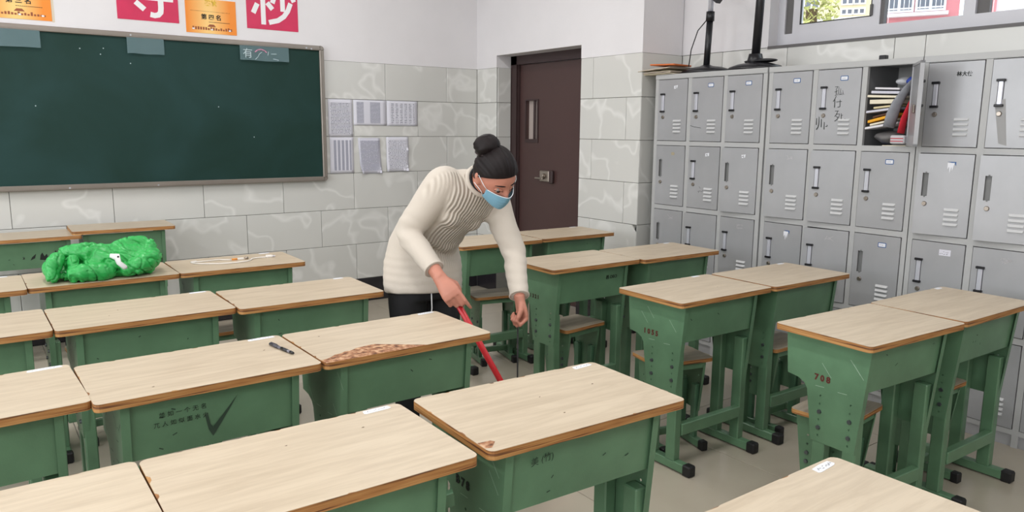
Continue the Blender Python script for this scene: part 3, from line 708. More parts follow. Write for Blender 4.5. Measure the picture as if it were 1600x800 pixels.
def scribble(parent, seed, y0, z0, h, n, mat, w_=.0016):
    """short handwriting-like strokes on the door front; y0 = left edge (larger y), running to the right (-y)"""
    rr = random.Random(seed); L = []
    for i in range(n):
        cx = i * h * .95
        for k in range(rr.randint(3, 5)):
            a = (cx + rr.uniform(0, h * .8), rr.uniform(0, h)); b_ = (min(cx + h * .85, max(cx, a[0] + rr.uniform(-.6, .6) * h)), min(h, max(0, a[1] + rr.uniform(-.7, .3) * h)))
            L.append([a, ((a[0] + b_[0]) / 2 + rr.uniform(-.05, .05) * h, (a[1] + b_[1]) / 2), b_])
    m = MB(); m.strokes(L, w_, (-.0003, y0, z0), (0, -1, 0), (0, 0, 1), .0005); return m.build('handwriting', M[mat], parent)
def sticker(door, w_, h_, kind, seed=0):
    sw, sh = .045, .026; y1 = .118; z0 = h_ - .062
    rr = random.Random(seed)
    if kind == 'blue':
        m = MB(); m.prism(rrect(y1 - sw, y1, z0, z0 + sh, .004, 2), -.0008, 0, 0, 1)
        m.prism(rrect(y1 - sw + .004, y1 - .004, z0 + .004, z0 + sh - .004, .002, 2), -.0012, -.0004, 0, 0)
        s_ = m.build('name_sticker', [M['sticker'], M['blue']], door)
        q = MB(); q.strokes([[(.010 + .0055 * i + rr.uniform(0, .002), .009 + rr.uniform(0, .003)), (.012 + .0055 * i, .014 + rr.uniform(0, .003))] for i in range(4)], .0014, (-.0012, y1, z0), (0, -1, 0), (0, 0, 1)); q.build('handwriting', M['recess'], s_)
    elif kind == 'torn':
        P = [(y1 - .006 + rr.uniform(-.004, .004), z0), (y1 + rr.uniform(-.006, 0), z0 + .02), (y1 - .02, z0 + sh * .8), (y1 - .034, z0 + .024), (y1 - .03 + rr.uniform(-.006, .004), z0 + .004)]
        m = MB(); m.prism(P[::-1], -.0008, 0, 0); s_ = m.build('torn_sticker', M['sticker'], door)
        q = MB(); q.strokes([[(.012, .010), (.022, .014)], [(.02, .006), (.024, .008)]], .003, (-.0009, y1, z0), (0, -1, 0), (0, 0, 1)); q.build('handwriting', M['ink'], s_)
    elif kind == 'bluetorn':
        m = MB(); m.prism([(y1, z0 + sh), (y1 - .04, z0 + sh), (y1 - .04, z0 + .006), (y1 - .033, z0 + .018)], -.0008, 0, 0, 1)
        m.prism([(y1 - .002, z0 + .02), (y1 - .034, z0 + .021), (y1 - .03, z0 + .006), (y1 - .024, z0 - .02), (y1 - .02, z0 + .002), (y1 - .014, z0 - .03), (y1 - .01, z0 + .002), (y1 - .003, z0 - .012)], -.0012, -.0004, 0, 0)
        m.build('torn_sticker', [M['sticker'], M['blue']], door)
    elif kind == 'white':
        m = MB(); m.prism([(y1 - .055, z0), (y1, z0), (y1, z0 + .03), (y1 - .055, z0 + .03)], -.0008, 0, 0); s_ = m.build('name_sticker', M['paper'], door)
        scribble(s_, 5 + seed, y1 - .004, z0 + .006, .016, 3, 'ink')
    elif kind == 'brown':
        m = MB(); m.prism(rrect(y1 - .03, y1, z0, z0 + .02, .008, 3), -.0005, 0, 0); m.build('glue_stain', plain('glue_stain', srgb(166, 156, 132), .6), door)
    elif kind == 'faint':
        m = MB(); rr = random.Random(seed)
        m.strokes([[(rr.uniform(0, .05), rr.uniform(0, .03)), (rr.uniform(0, .05), rr.uniform(0, .03))] for _ in range(7)], .002, (-.0003, y1 + .01, z0), (0, -1, 0), (0, 0, 1)); m.build('sticker_residue', plain('residue', srgb(192, 190, 192), .6), door)
def make_door(cab, col, row, handle=True, label='blue', angle=0, seed=1, scrib=None, louvers=True):
    a, b_ = DOORX[col]; z0, z1 = ROWZ[row]; w_ = b_ - a - .007; h_ = z1 - z0 - .007
    key = (round(w_, 4), round(h_, 4))
    if key not in dcache: dcache[key] = door_mesh(w_, h_)
    # cabinet local frame: origin at its left (far) end, on the front plane; +y world is to the left
    d = link('door', dcache[key], cab, (-.004, -b_ + .0035, z0 + .0035), (0, 0, R(-angle)))
    d['_w'] = 0; del d['_w']
    pz1 = h_ - .095; py0 = w_ - HX - HW
    if handle:
        link('handle_bar', hb_me, d, (-.0, py0, pz1 - HH)); link('handle_cap', hc_me, d, (-.001, py0 - .001, pz1 - .006)); link('handle_cap', hc_me, d, (-.001, py0 - .001, pz1 - HH - .006))
    else:
        q = MB(); q.box(.001, .013, .008, .016, HH, HH + .006).box(.001, .013, .008, .016, -.006, 0); q.build('clip_slot', M['recess'], d, (-.002, py0, pz1 - HH))
    link('lock', lk_me, d, (0, w_ - .047, pz1 - HH - .038))
    if louvers:
        for i in range(4): link('louver', louv_me, d, (0, .045, .052 + .024 * (3 - i)))
    sticker(d, w_, h_, label, seed)
    return d
def cabinet(y_start, label, depth=.35, deep=None):
    c = thing('locker_cabinet', label, 'locker', (XL, y_start, 0), 0, 'grey steel locker cabinets along the right wall')
    m = MB()
    m.box(.021, depth, -.018, 0, .0, LH - .02).box(.021, depth, -CW, -CW + .018, .0, LH - .02).box(0, depth, -CW, 0, LH - .02, LH).box(depth - .01, depth, -CW, 0, 0, LH)
    m.box(-.004, .0, -CW, 0, LH - .03, LH)
    m.build('carcass', M['steel_frame'], c)
    e = [(0, DOORX[0][0]), (DOORX[0][1], DOORX[1][0]), (DOORX[1][1], DOORX[2][0]), (DOORX[2][1], CW)]
    for a, b_ in e: MB().box(0, .02, -b_, -a, .0, LH - .02).build('frame_post', M['steel_frame'], c)
    for za, zb in ((1.815, 1.828), (1.375, 1.404), (.936, .966), (.497, .528), (.06, .086)):
        for a, b_ in DOORX: MB().box(.0005, .0195, -b_, -a, za, zb).build('frame_rail', M['steel_frame'], c)
    MB().box(.012, .03, -CW, 0, 0, .06).build('kick_plate', M['steel'], c)
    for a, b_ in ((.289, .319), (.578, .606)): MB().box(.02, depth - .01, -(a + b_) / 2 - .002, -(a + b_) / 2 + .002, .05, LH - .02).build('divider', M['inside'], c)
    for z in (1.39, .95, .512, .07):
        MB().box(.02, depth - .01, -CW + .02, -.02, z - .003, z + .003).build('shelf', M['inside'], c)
    return c
c1 = cabinet(-2.17, 'grey locker cabinet at the far end, beside the wall step, old newspapers on its top')
c2 = cabinet(-3.077, 'middle grey locker cabinet with one open door showing clothes and papers')
c3 = cabinet(-3.968, 'nearest grey locker cabinet, cut by the right edge of the photo')
spec1 = {(0, 0): (True, 'torn', 0), (1, 0): (True, 'blue', 0), (2, 0): (True, 'blue', .0), (0, 1): (False, 'brown', 0), (1, 1): (True, 'torn', 0), (2, 1): (False, 'torn', -5),
         (0, 2): (False, 'faint', 0), (1, 2): (True, 'none', -5), (2, 2): (True, 'faint', 0), (0, 3): (True, 'blue', 0), (1, 3): (False, 'none', 0), (2, 3): (True, 'faint', 0)}
spec2 = {(0, 0): (True, 'blue', 0), (1, 0): (True, 'blue', 0), (0, 1): (False, 'faint', -5), (1, 1): (True, 'none', -4), (2, 1): (True, 'blue', 0),
         (0, 2): (True, 'bluetorn', 0), (1, 2): (True, 'faint', -9), (2, 2): (False, 'blue', 0), (0, 3): (True, 'none', 0), (1, 3): (True, 'faint', 0), (2, 3): (True, 'blue', 0)}
spec3 = {(0, 0): (True, 'none', 0), (1, 0): (True, 'none', 0), (2, 0): (True, 'blue', 0), (0, 1): (False, 'bluetorn', -5), (1, 1): (False, 'none', -7), (2, 1): (True, 'blue', 0),
         (0, 2): (True, 'white', 0), (1, 2): (True, 'faint', 0), (2, 2): (True, 'blue', 0), (0, 3): (True, 'blue', 0), (1, 3): (False, 'none', 0), (2, 3): (True, 'torn', 0)}
doors = {}
for n, c, sp_ in ((1, c1, spec1), (2, c2, spec2), (3, c3, spec3)):
    for (col, row), (h, l, a) in sorted(sp_.items()):
        doors[(n, col, row)] = make_door(c, col, row, h, l, a, seed=n * 20 + col * 5 + row)
# handwriting on doors
dd = doors[(2, 1, 0)]
for ch, yy, zz, sz in (('帅', .21, .11, .085), ('孤', .12, .285, .06), ('仔', .12, .225, .07), ('死', .105, .15, .07)):
    place_text(text_mesh(ch, sz, M['ink'], 'handwriting', -.001), 'handwriting', dd, (-.0008, yy, zz), (0, -1, 0), (0, .1, 1))
place_text(text_mesh('林大侠', .024, M['ink'], 'handwriting', .0005), 'handwriting', doors[(3, 0, 0)], (-.0008, .085, .345), (0, -1, -.03), (0, 0, 1))
scribble(doors[(1, 0, 1)], 3, .15, .26, .03, 1, 'scratch', .002); scribble(doors[(1, 1, 1)], 9, .16, .1, .05, 1, 'ink', .002)
m = MB(); m.strokes([[(0, 0), (.03, -.008), (.09, -.016)]], .0025, (-.0003, .25, .1), (0, -1, 0), (0, 0, 1)); m.build('pen_line', M['ink'], doors[(1, 1, 0)])
m = MB(); m.prism([(.16, .01), (.195, .02), (.23, .21), (.185, .225)][::-1], -.0006, 0, 0); m.build('tape_mark', plain('grey_tape_residue', srgb(150, 150, 150), .5), doors[(3, 1, 0)])
# the open door: hinged at the right, swung out towards the room
od = make_door(c2, 2, 0, True, 'none', -124, 77)
m = MB(); m.bbox(.02, .028, .17, .2, .16, .2, .002); m.build('latch', M['nickel'], od)
oy0, oy1 = -3.077 - .866, -3.077 - .606       # opening in y
OZ = 1.394
def crumple(nm, c, r, mat, label, cat, seed, amp=.25, group=None, n=4):
    rr = random.Random(seed); ph = [rr.uniform(0, 6) for _ in range(6)]
    def fn(p):
        v = Vector(p) - Vector(c); k = 1 + amp * (.5 * math.sin(v.y * 60 + ph[0] + 3 * math.sin(v.z * 40 + ph[1])) + .5 * math.sin(v.z * 90 + ph[2] + 2 * math.sin(v.x * 50 + ph[3]))) * .5
        return tuple(Vector(c) + v * k)
    m = MB(); m.sphere(c, r, 28, 18, fn=fn); o = m.build(nm, mat); tag(o, label, cat, group); return o
cols = [srgb(222, 220, 224), srgb(226, 218, 196), srgb(200, 200, 212), srgb(214, 200, 160), srgb(205, 190, 150), srgb(226, 224, 220)]
# stack of papers and booklets, bottom to top
items = [(.012, .19, cols[3], 'paper_pad', 'cream pad at the very bottom of the open locker'), (.010, .17, cols[0], 'blue_folder', 'thin blue folder under the cream pad in the open locker')]
z = OZ
def flatstack(name, z, h, y0, y1, x0, x1, col, label, tilt=0, tx=0, cat='papers'):
    m = MB(); m.bbox(x0, x1, y0, y1, 0, h, min(.002, h / 3)); o = m.build(name, plain(name, col, .7, var=.05, scale=20))
    o.location = (0, 0, z); 
    o.rotation_euler = (0, 0, tx); tag(o, label, cat, 'papers piled in the open locker')
    me = o.data
    for v in me.vertices:
        u = (v.co.y - y0) / (y1 - y0); v.co.z += tilt * (u - .5) + .004 * math.sin(v.co.y * 37)
    return o
L0 = [(.004, oy0 + .02, oy1 - .05, srgb(58, 96, 160), 'thin blue folder lying at the bottom of the open locker', 0),
      (.008, oy0 + .03, oy1 - .10, cols[1], 'cream booklet on the blue folder in the open locker', 0)]
z = OZ + .004
for h, a, b_, cc, lb, ti in L0: flatstack('booklet', z, h, a, b_, .06, .26, cc, lb, ti); z += h + .001
crumple('folded_cloth', (.15, oy1 - .10, z + .036), (.075, .075, .034), plain('grey_cloth', srgb(120, 118, 118), .9), 'rumpled grey cloth at the bottom left of the open locker', 'clothes', 4)
z += .075
L1 = [(.012, .0, cols[0], 'white papers slanting out above the grey cloth in the open locker', .03),
      (.010, .02, cols[1], 'cream papers above the slanting white ones in the open locker', .03),
      (.014, .01, srgb(236, 170, 40), 'bright orange-yellow folder in the open locker', .04),
      (.010, .03, srgb(90, 60, 44), 'brown booklet on the yellow folder in the open locker', .03),
      (.012, .0, cols[2], 'grey exercise book in the middle of the open locker pile', .02),
      (.010, .03, cols[3], 'tan exercise book with frayed edge in the open locker pile', .01),
      (.022, .012, cols[1], 'thick cream pad near the top of the open locker pile', .0),
      (.012, .0, cols[1], 'yellowish booklet second from the top of the locker pile', -.008),
      (.014, .015, cols[2], 'lavender-white papers on top of the locker pile', -.008),
      (.010, .03, cols[0], 'short white sheets topmost on the locker pile', -.01)]
for h, off, cc, lb, ti in L1:
    flatstack('booklet', z + .012, h, oy0 + .075 + off * .4, oy1 - .012 - off, .035 + off * .5, .26, cc, lb, -ti); z += h + .0085
crumple('folded_cloth', (.17, oy0 + .12, z + .04), (.05, .04, .022), plain('grey_white_cloth', srgb(190, 192, 196), .9), 'small pale cloth stuffed at the top of the open locker', 'clothes', 8)
crumple('folded_cloth', (.12, oy0 + .05, z + .035), (.05, .034, .026), plain('blue_cloth', srgb(44, 66, 150), .8), 'bright blue cloth in the top right corner of the open locker', 'clothes', 9)
def hanging(name, pts, wd_, mat, label, extra=None, th=.02):
    m = MB(); n = 8
    m.tube(pts, wd_, 14, 0, True, True, th); o = m.build(name, mat); tag(o, label, 'clothes'); return o
gk = plain('grey_fleece', srgb(136, 138, 144), .95, var=.1, scale=30, bump=.6, bscale=200)
jk = hanging('jacket', [(.10, oy0 + .035, 1.75), (.045, oy0 + .05, 1.69), (.015, oy0 + .075, 1.62), (.005, oy0 + .09, 1.56), (.0, oy0 + .10, 1.50)], [.012, .022, .030, .036, .034], gk, 'grey sweatshirt sleeve hanging out of the open locker', th=.45)
rj = hanging('red_garment', [(.10, oy0 + .02, 1.70), (.05, oy0 + .025, 1.62), (.02, oy0 + .035, 1.54), (.01, oy0 + .04, 1.47)], [.01, .016, .024, .027], plain('red_cloth', srgb(186, 28, 44), .85), 'red garment hanging at the right side of the open locker', th=.4)
m = MB(); m.bbox(-.008, .03, oy0 + .012, oy0 + .085, OZ + .022, OZ + .066, .006, 0)
for k in range(2): m.box(-.0088, -.0078, oy0 + .016, oy0 + .081, OZ + .034 + .014 * k, OZ + .038 + .014 * k, 1)
tag(m.build('striped_cuff', [plain('pale_grey_knit', srgb(190, 188, 192), .9), plain('stripe_red', srgb(178, 36, 50), .9)]), 'pale cuff with two red stripes at the bottom right of the open locker', 'clothes')
# ------------------------------------------------------------------ things on top of the lockers
nw = thing('newspaper_stack', 'yellowed old newspapers hanging over the left end of the locker top', 'newspapers', (.14, -2.175, LH))
rr = random.Random(2)
for i in range(6):
    z = .0005 + .0062 * i; n = 8; vs = []; a0, a1 = -.13 + rr.uniform(-.02, .02), .13 + rr.uniform(-.02, .02); yy1 = .13 + rr.uniform(-.02, .03); yy0 = -.14 + rr.uniform(-.02, .02)
    for k in range(n + 1):
        t = k / n; y = yy0 + (yy1 - yy0) * t; dz = -.0 * max(0, t - .75) + .003 * math.sin(t * 9 + i) ** 2 + (.012 * (1 - t) if i > 3 else 0)
        for x_, zz in ((a0, 0), (a1, 0), (a1, .0045), (a0, .0045)): vs.append((x_, y, z + zz + dz))
    fs = [(3, 2, 1, 0), (4 * n, 4 * n + 1, 4 * n + 2, 4 * n + 3)]
    for k in range(n):
        for j in range(4): fs.append((4 * k + j, 4 * k + (j + 1) % 4, 4 * k + 4 + (j + 1) % 4, 4 * k + 4 + j))
    MB().add(vs, fs, 0).build('newspaper', plain('yellowed_newsprint', srgb(206 - 6 * (i % 3), 196 - 8 * (i % 3), 172 - 8 * (i % 2)), .8, var=.08, scale=40), nw, rot=(0, 0, rr.uniform(-.08, .08)))
m = MB(); m.bbox(-.12, .08, -.10, .10, .0, .010, .003); tag(m.build('orange_folder', plain('orange_card', srgb(206, 110, 56), .6), None, (.10, -2.26, LH + .056), (.03, 0, .12)), 'orange folder sticking out over the newspapers on the lockers', 'folder')
def fan_stand(name, label, x, y, dz, kind):
    t = thing(name, label, 'fan stand', (x, y, LH), 0)
    prof = [(.183, 0), (.188, .008), (.172, .022), (.12, .038), (.05, .048), (.03, .056)]
    m = MB(); n = 28; vs = []; fs = []
    for r_, z_ in prof:
        for j in range(n): vs.append((r_ * .72 * math.cos(2 * PI * j / n), r_ * math.sin(2 * PI * j / n), z_))
    for i in range(len(prof) - 1):
        for j in range(n): fs.append((i * n + j, i * n + (j + 1) % n, (i + 1) * n + (j + 1) % n, (i + 1) * n + j))
    fs.append(tuple(range(n))[::-1]); fs.append(tuple((len(prof) - 1) * n + j for j in range(n))); m.add(vs, fs, 0, True); m.build('base', M['blackplastic'], t)
    if kind == 0:
        m = MB(); m.cyl((0, 0, .03), (0, -.012, .35), .021, .021, 14); m.build('pole', M['blackplastic'], t)
        m = MB(); m.cyl((0, -.012, .335), (0, -.013, .395), .028, .027, 12); m.build('height_collar', M['blackplastic'], t)
        m = MB(); m.cyl((0, -.013, .38), (0, -.02, .95), .017, .017, 12); m.build('inner_pole', M['chrome'], t)
        m = MB(); m.tube([(-.02, .0, .34), (-.03, .06, .28), (-.03, .11, .16), (-.03, .125, .05)], .004, 6); m.build('power_cord', M['blackplastic'], t)
        m = MB(); m.prism([(-.03, .47), (-.07, .44), (-.09, .46), (-.095, .50), (-.08, .54), (-.03, .53)], -.02, .02, 0); m.build('bracket', M['blackplastic'], t)
    else:
        m = MB(); m.cyl((0, 0, .06), (0, -.03, .95), .026, .026, 14); m.build('pole', M['blackplastic'], t)
        m = MB(); m.cyl((0, 0, .03), (0, 0, .1), .055, .04, 14); m.sphere((0, -.04, .055), (.05, .12, .014), 16, 8); m.build('pole_foot', M['blackplastic'], t)
    return t
fan_stand('fan_stand', 'black fan stand with chrome inner pole on the far locker cabinet', .18, -2.485, 0, 0)
fan_stand('fan_stand', 'black fan stand with plain black pole beside the window', .18, -2.868, 0, 1).location.z = LH
m = MB(); m.bbox(-.015, .015, -.02, .02, 0, .04, .003).bbox(-.02, .02, -.035, .035, 0, .008, .002); tag(m.build('black_adapter', M['blackplastic'], None, (.24, -3.655, LH + .0), None), 'small black plug box standing on top of the middle lockers', 'adapter')

# ------------------------------------------------------------------ desks
H0 = .785
PX = .24; T = .0018
side_poly = [(.178, .742), (.165, .59), (.120, .584), (.092, .570), (.078, .548), (.048, .365), (-.122, .365), (-.158, .755), (.178, .755)]
hole_pts = [(.022, z) for z in (.39, .42, .45, .48, .51, .54)] + [(-.098, z) for z in (.39, .42, .45, .48, .51, .54)]
bolt_pts = [(.022, .42), (.022, .48), (-.098, .42), (-.098, .48)]
def plate_mesh(poly, holes, r=.0042):
    """sheet-metal plate in the y-z plane, really pierced, x from 0 to T"""
    loops = [[Vector((a, b_, 0)) for a, b_ in poly]]
    for (a, b_) in holes: loops.append([Vector((a + r * math.cos(2 * PI * i / 8), b_ + r * math.sin(2 * PI * i / 8), 0)) for i in range(8)][::-1])
    tris = tessellate_polygon(loops); pts = [p for l in loops for p in l]; n = len(pts)
    vs = [(0, p.x, p.y) for p in pts] + [(T, p.x, p.y) for p in pts]
    fs = [tuple(t) for t in tris] + [tuple(i + n for i in t[::-1]) for t in tris]
    k = 0
    for l in loops:
        m_ = len(l)
        for i in range(m_): j = (i + 1) % m_; fs.append((k + i, k + j, n + k + j, n + k + i))
        k += m_
    m = MB(); m.add(vs, fs); return m
def flange(m, pts, w_, x):
    for (a, b_), (c, d) in zip(pts, pts[1:]):
        q = [(x, a, b_), (x, c, d), (x + w_, c, d), (x + w_, a, b_)]
        dv = Vector((c - a, d - b_)).normalized(); nn = (dv.y * T, -dv.x * T)
        q2 = [(p[0], p[1] - nn[0], p[2] - nn[1]) for p in q]
        m.add(q + q2, [(0, 1, 2, 3), (7, 6, 5, 4), (0, 4, 5, 1), (2, 6, 7, 3), (3, 7, 4, 0), (1, 5, 6, 2)])
DM = {}
def proto_meshes():
    for s_ in (-1, 1):
        m = plate_mesh(side_poly, hole_pts)
        flange(m, [(-.122, .365), (-.158, .755)], .022 if s_ < 0 else -.022 + T, 0 if s_ < 0 else 0)
        flange(m, [(.178, .742), (.165, .59)], .02 if s_ < 0 else -.02 + T, 0); flange(m, [(.078, .548), (.048, .365)], .02 if s_ < 0 else -.02 + T, 0)
        DM['side', s_] = m.mesh('side_plate', [M['green']])
    m = MB(); m.add([(-PX + .004, -.150, .755), (PX - .004, -.150, .755), (PX - .004, -.136, .592), (-PX + .004, -.136, .592), (-PX + .004, -.148, .755), (PX - .004, -.148, .755), (PX - .004, -.134, .594), (-PX + .004, -.134, .594)],
                    [(0, 3, 2, 1), (4, 5, 6, 7), (0, 1, 5, 4), (3, 7, 6, 2), (0, 4, 7, 3), (1, 2, 6, 5)])
    m.bbox(-PX + .003, -PX + .03, -.1535, -.15, .6, .755, .001) if False else None
    DM['front'] = m.mesh('front_panel', [M['green']])
    m = MB(); m.box(-PX + .004, PX - .004, -.134, .165, .592, .594).box(-PX + .004, PX - .004, .163, .165, .594, .62); DM['tray'] = m.mesh('drawer_tray', [M['darkgreen']])
    m = MB(); m.bbox(-.02, .02, -.026, .026, .044, .535, .004); DM['post'] = m.mesh('post', [M['green']])
    m = MB(); m.bbox(-.02, .02, -.195, .205, .006, .046, .004); DM['foot'] = m.mesh('foot_bar', [M['green']])
    m = MB(); m.bbox(-.0225, .0225, -.022, .022, 0, .05, .006); DM['cap'] = m.mesh('foot_cap', [M['cap']])
    m = MB(); m.bbox(-PX + .045, PX - .045, -.016, .016, .155, .208, .003); DM['stretcher'] = m.mesh('stretcher', [M['green']])
    m = MB(); m.cyl((0, 0, 0), (-.006, 0, 0), .0085, .0075, 8, smooth=False); DM['bolt'] = m.mesh('bolt', [M['bolt']])
    m = MB(); m.prism(rrect(-.3015, .3015, -.1915, .1915, .018), -.0225, -.001, 2, 0); DM['board'] = m.mesh('tabletop_board', [M['ply']])
proto_meshes()
def laminate(seed, chips=3, missing=None):
    """thin top sheet, its outline chipped along the edges"""
    rr = random.Random(seed); x0, x1, y0, y1, r = -.3012, .3012, -.1912, .1912, .018
    def edge(a, b_, fixed, horiz, inward, n, r):
        pts = []; marks = [(.06 + .88 * (i + rr.uniform(.25, .75)) / n) for i in range(n)]
        for t in marks:
            w_ = rr.uniform(.006, .022); d = rr.uniform(.002, .007); c = a + (b_ - a) * t; sg = 1 if b_ > a else -1
            for du, dv in ((-w_, 0), (-w_ * .5, d), (w_ * .3, d * rr.uniform(.5, 1)), (w_, 0)):
                p = (c + sg * du, fixed + inward * dv); pts.append(p if horiz else (p[1], p[0]))
        return pts
    P = []
    P += [(x1 - r + r * math.cos(R(a)), y1 - r + r * math.sin(R(a))) for a in (0, 22, 45, 68, 90)]
    P += edge(x1 - r, x0 + r, y1, True, -1, chips, r)
    P += [(x0 + r + r * math.cos(R(a)), y1 - r + r * math.sin(R(a))) for a in (90, 112, 135, 158, 180)]
    P += edge(y1 - r, y0 + r, x0, False, 1, max(0, chips - 2), r)
    if missing:
        P += missing
    else:
        P += [(x0 + r + r * math.cos(R(a)), y0 + r + r * math.sin(R(a))) for a in (180, 202, 225, 248, 270)]
        P += edge(x0 + r, x1 - r, y0, True, 1, 1 if chips > 2 else 0, r)
    P += [(x1 - r + r * math.cos(R(a)), y0 + r + r * math.sin(R(a))) for a in (270, 292, 315, 338, 360)]
    # drop points that step backwards along the edges
    return P
PROTO = None
def build_desk_proto():
    t = bpy.data.objects.new('school_desk', None); COL.objects.link(t)
    b = link('tabletop_board', DM['board'], t, (0, 0, 0)); b.location.z = H0
    for s_ in (-1, 1):
        p = link('side_plate', DM['side', s_], t, (s_ * PX - (0 if s_ < 0 else T), 0, H0 - .785))
        for (a, z_) in bolt_pts: link('bolt', DM['bolt'], p, (0 if s_ < 0 else T, a, z_), (0, 0, 0 if s_ < 0 else PI))
        for yy in (-.1, .022):
            link('post', DM['post'], t, (s_ * (PX - .0235), yy, 0))
        f_ = link('foot_bar', DM['foot'], t, (s_ * (PX - .0235), 0, 0))
        link('foot_cap', DM['cap'], f_, (0, -.197, 0)); link('foot_cap', DM['cap'], f_, (0, .205, 0))
    link('front_panel', DM['front'], t); link('drawer_tray', DM['tray'], t); link('stretcher', DM['stretcher'], t, (0, -.115, 0))
    return t
PROTO = build_desk_proto()
def desk(x, y, z, rot, label, seed, chips=3, missing=None, sticker_at=None, number=None, nmat='redink'):
    t = copy_tree(PROTO)
    t.location = (x, y, 0); t.rotation_euler = (0, 0, R(rot)); tag(t, label, 'desk', 'green school desks with pale wood tops')
    dz = z - .785
    for ch in t.children:
        n = ch.name.split('.')[0]
        if n in ('side_plate', 'front_panel', 'drawer_tray'): ch.location.z += dz
        if n == 'tabletop_board': ch.location.z = z; bd_ = ch
        if n == 'side_plate' and ch.location.x < 0: lp = ch
        if n == 'side_plate' and ch.location.x > 0: rp_ = ch
        if n == 'front_panel': fp = ch
    P = laminate(seed, chips, missing)
    MB().prism(P, -.001, 0, 2, 0).build('laminate_sheet', M['laminate'], bd_)
    if sticker_at:
        (u, v, w_, a) = sticker_at; rr = random.Random(seed)
        Q = [(-w_ / 2, -.008), (-w_ / 2 + .006, -.011), (w_ / 2 - .01, -.010), (w_ / 2, -.006), (w_ / 2 - .004, .009), (0, .011), (-w_ / 2 + .004, .009)]
        s_ = MB().prism(Q, 0, .0006, 2).build('paper_label', M['sticker'], bd_, (u, v, .0002), (0, 0, R(a)))
        if w_ > .065 and z < .79:
            q = MB(); q.strokes([[(-w_ * .36 + w_ * .1 * i, -.004 + .005 * (i % 2)), (-w_ * .36 + w_ * .1 * i + .005, .003 - .004 * (i % 3))] for i in range(8)], .0014, (0, 0, .0006), (1, 0, 0), (0, 1, 0)); o_ = q.build('printed_marks', M['recess'], s_); o_['kind'] = 'stuff'
    return t, bd_, lp, rp_, fp
def number_on(plate, txt, mat, y=.035, z=.605, size=.031, side=-1):
    # plate local frame: x = outward at 0
    place_text(text_mesh(txt, size, M[mat], 'stencilled_number', .0012), 'stencilled_number', plate, (-.0012 if side < 0 else T + .0012, y, z), (0, -1, 0) if side < 0 else (0, 1, 0), (0, 0, 1))
def scratches(plate, seed, n=3, strong=True, x=-.0006, mat='scratch'):
    rr = random.Random(seed); L = []
    for i in range(n):
        a = (rr.uniform(-.14, .12), rr.uniform(.6, .73)); L.append([a, (a[0] - .040, a[1] - .045)] if strong else [a, (a[0] + rr.uniform(-.04, .04), a[1] + rr.uniform(-.04, .04))])
    for k in range(2): L.append([(-.08 + .09 * k, .575), (-.045 + .09 * k, .573)])
    m = MB(); m.strokes([[(-p[0], p[1]) for p in l] for l in L], .0018, (x, 0, 0), (0, -1, 0), (0, 0, 1), .0004); o_ = m.build('scratch_marks', M[mat], plate); o_['kind'] = 'stuff'
LB = .262, .181   # usual place of the torn paper label: back right corner
Dk = {}
def D(key, *a, **k): Dk[key] = desk(*a, **k)
nb = 'first desk row from the camera'
D('Z2', -2.717, -5.25, .785, 0, 'desk at the bottom right corner of the photo, nearest the camera, only its top seen', 50, 2, sticker_at=(.235, .172, .07, 4))
D('A0', -3.948, -4.42, .787, 0, 'desk at the bottom left corner of the photo, cut by the left edge', 51, 3)
D('A1', -3.342, -4.43, .787, -.5, 'front desk left of the middle front one, white label at its far corner', 52, 5, sticker_at=(.235, .176, .075, 2))
D('A2', -2.706, -4.444, .787, -2.3, 'large middle front desk with a chipped front left corner and a crumpled white label', 53, 4, sticker_at=(.245, .172, .07, 5))
D('B0', -3.976, -3.605, .786, 2, 'desk at the left edge, beside the desk with a pen', 54, 3, sticker_at=(.24, .178, .09, 3))
D('B1', -3.370, -3.63, .786, .6, 'desk with a black pen on it and a large tick mark on its green front', 55, 4, sticker_at=(.24, .176, .09, 1))
miss = [(-.3012, -.14), (-.3, -.155), (-.28, -.150), (-.262, -.140), (-.245, -.125), (-.225, -.122), (-.205, -.110), (-.18, -.108), (-.16, -.096), (-.135, -.092), (-.115, -.088), (-.09, -.088), (-.075, -.10), (-.055, -.115), (-.03, -.135), (-.01, -.15), (.012, -.168), (.03, -.18), (.045, -.1912)]
D('B2', -2.760, -3.631, .786, .3, 'desk with a broken patch of bare brown board along its front edge', 56, 5, missing=miss, sticker_at=(.25, .178, .07, 3))
D('C0', -3.983, -2.785, .79, .5, 'desk at the left edge, third row from the camera', 57, 2)
D('C1', -3.376, -2.794, .79, .4, 'desk just in front of the one carrying the green jacket', 58, 4, sticker_at=(.25, .178, .07, 1))
D('C2', -2.765, -2.831, .79, -1.2, 'desk just left of the bending woman, nearer than the cable desk', 59, 5, sticker_at=(.24, .178, .05, 1))
D('D0', -4.005, -2.005, .797, 0, 'desk at the left edge left of the green jacket', 60, 2, sticker_at=(.2, .178, .1, 1))
D('D1', -3.400, -1.99, .797, .3, 'desk with the crumpled green jacket lying on it', 61, 3)
D('D2', -2.791, -1.992, .797, -.9, 'desk with a white cable lying on it', 62, 3, sticker_at=(.2, .18, .06, 1))
D('E0', -3.607, -.325, .798, .3, 'lower desk against the back wall at the far left, under the chalkboard', 63, 2)
D('E1', -3.049, -.315, .821, -1.5, 'desk against the back wall whose top overlaps the lower one, behind the green jacket', 64, 1)
D('R0a', -1.245, -2.0, .79, -1.5, 'farthest desk of the right group, partly behind the woman, before the door', 65, 2)
D('R0b', -.629, -2.003, .79, -2.0, 'farthest right desk standing by the step in the wall', 66, 3, sticker_at=(.23, .18, .06, 1))
D('R1a', -1.262, -2.868, .79, -.8, 'desk stencilled 1321 right beside the woman', 67, 2)
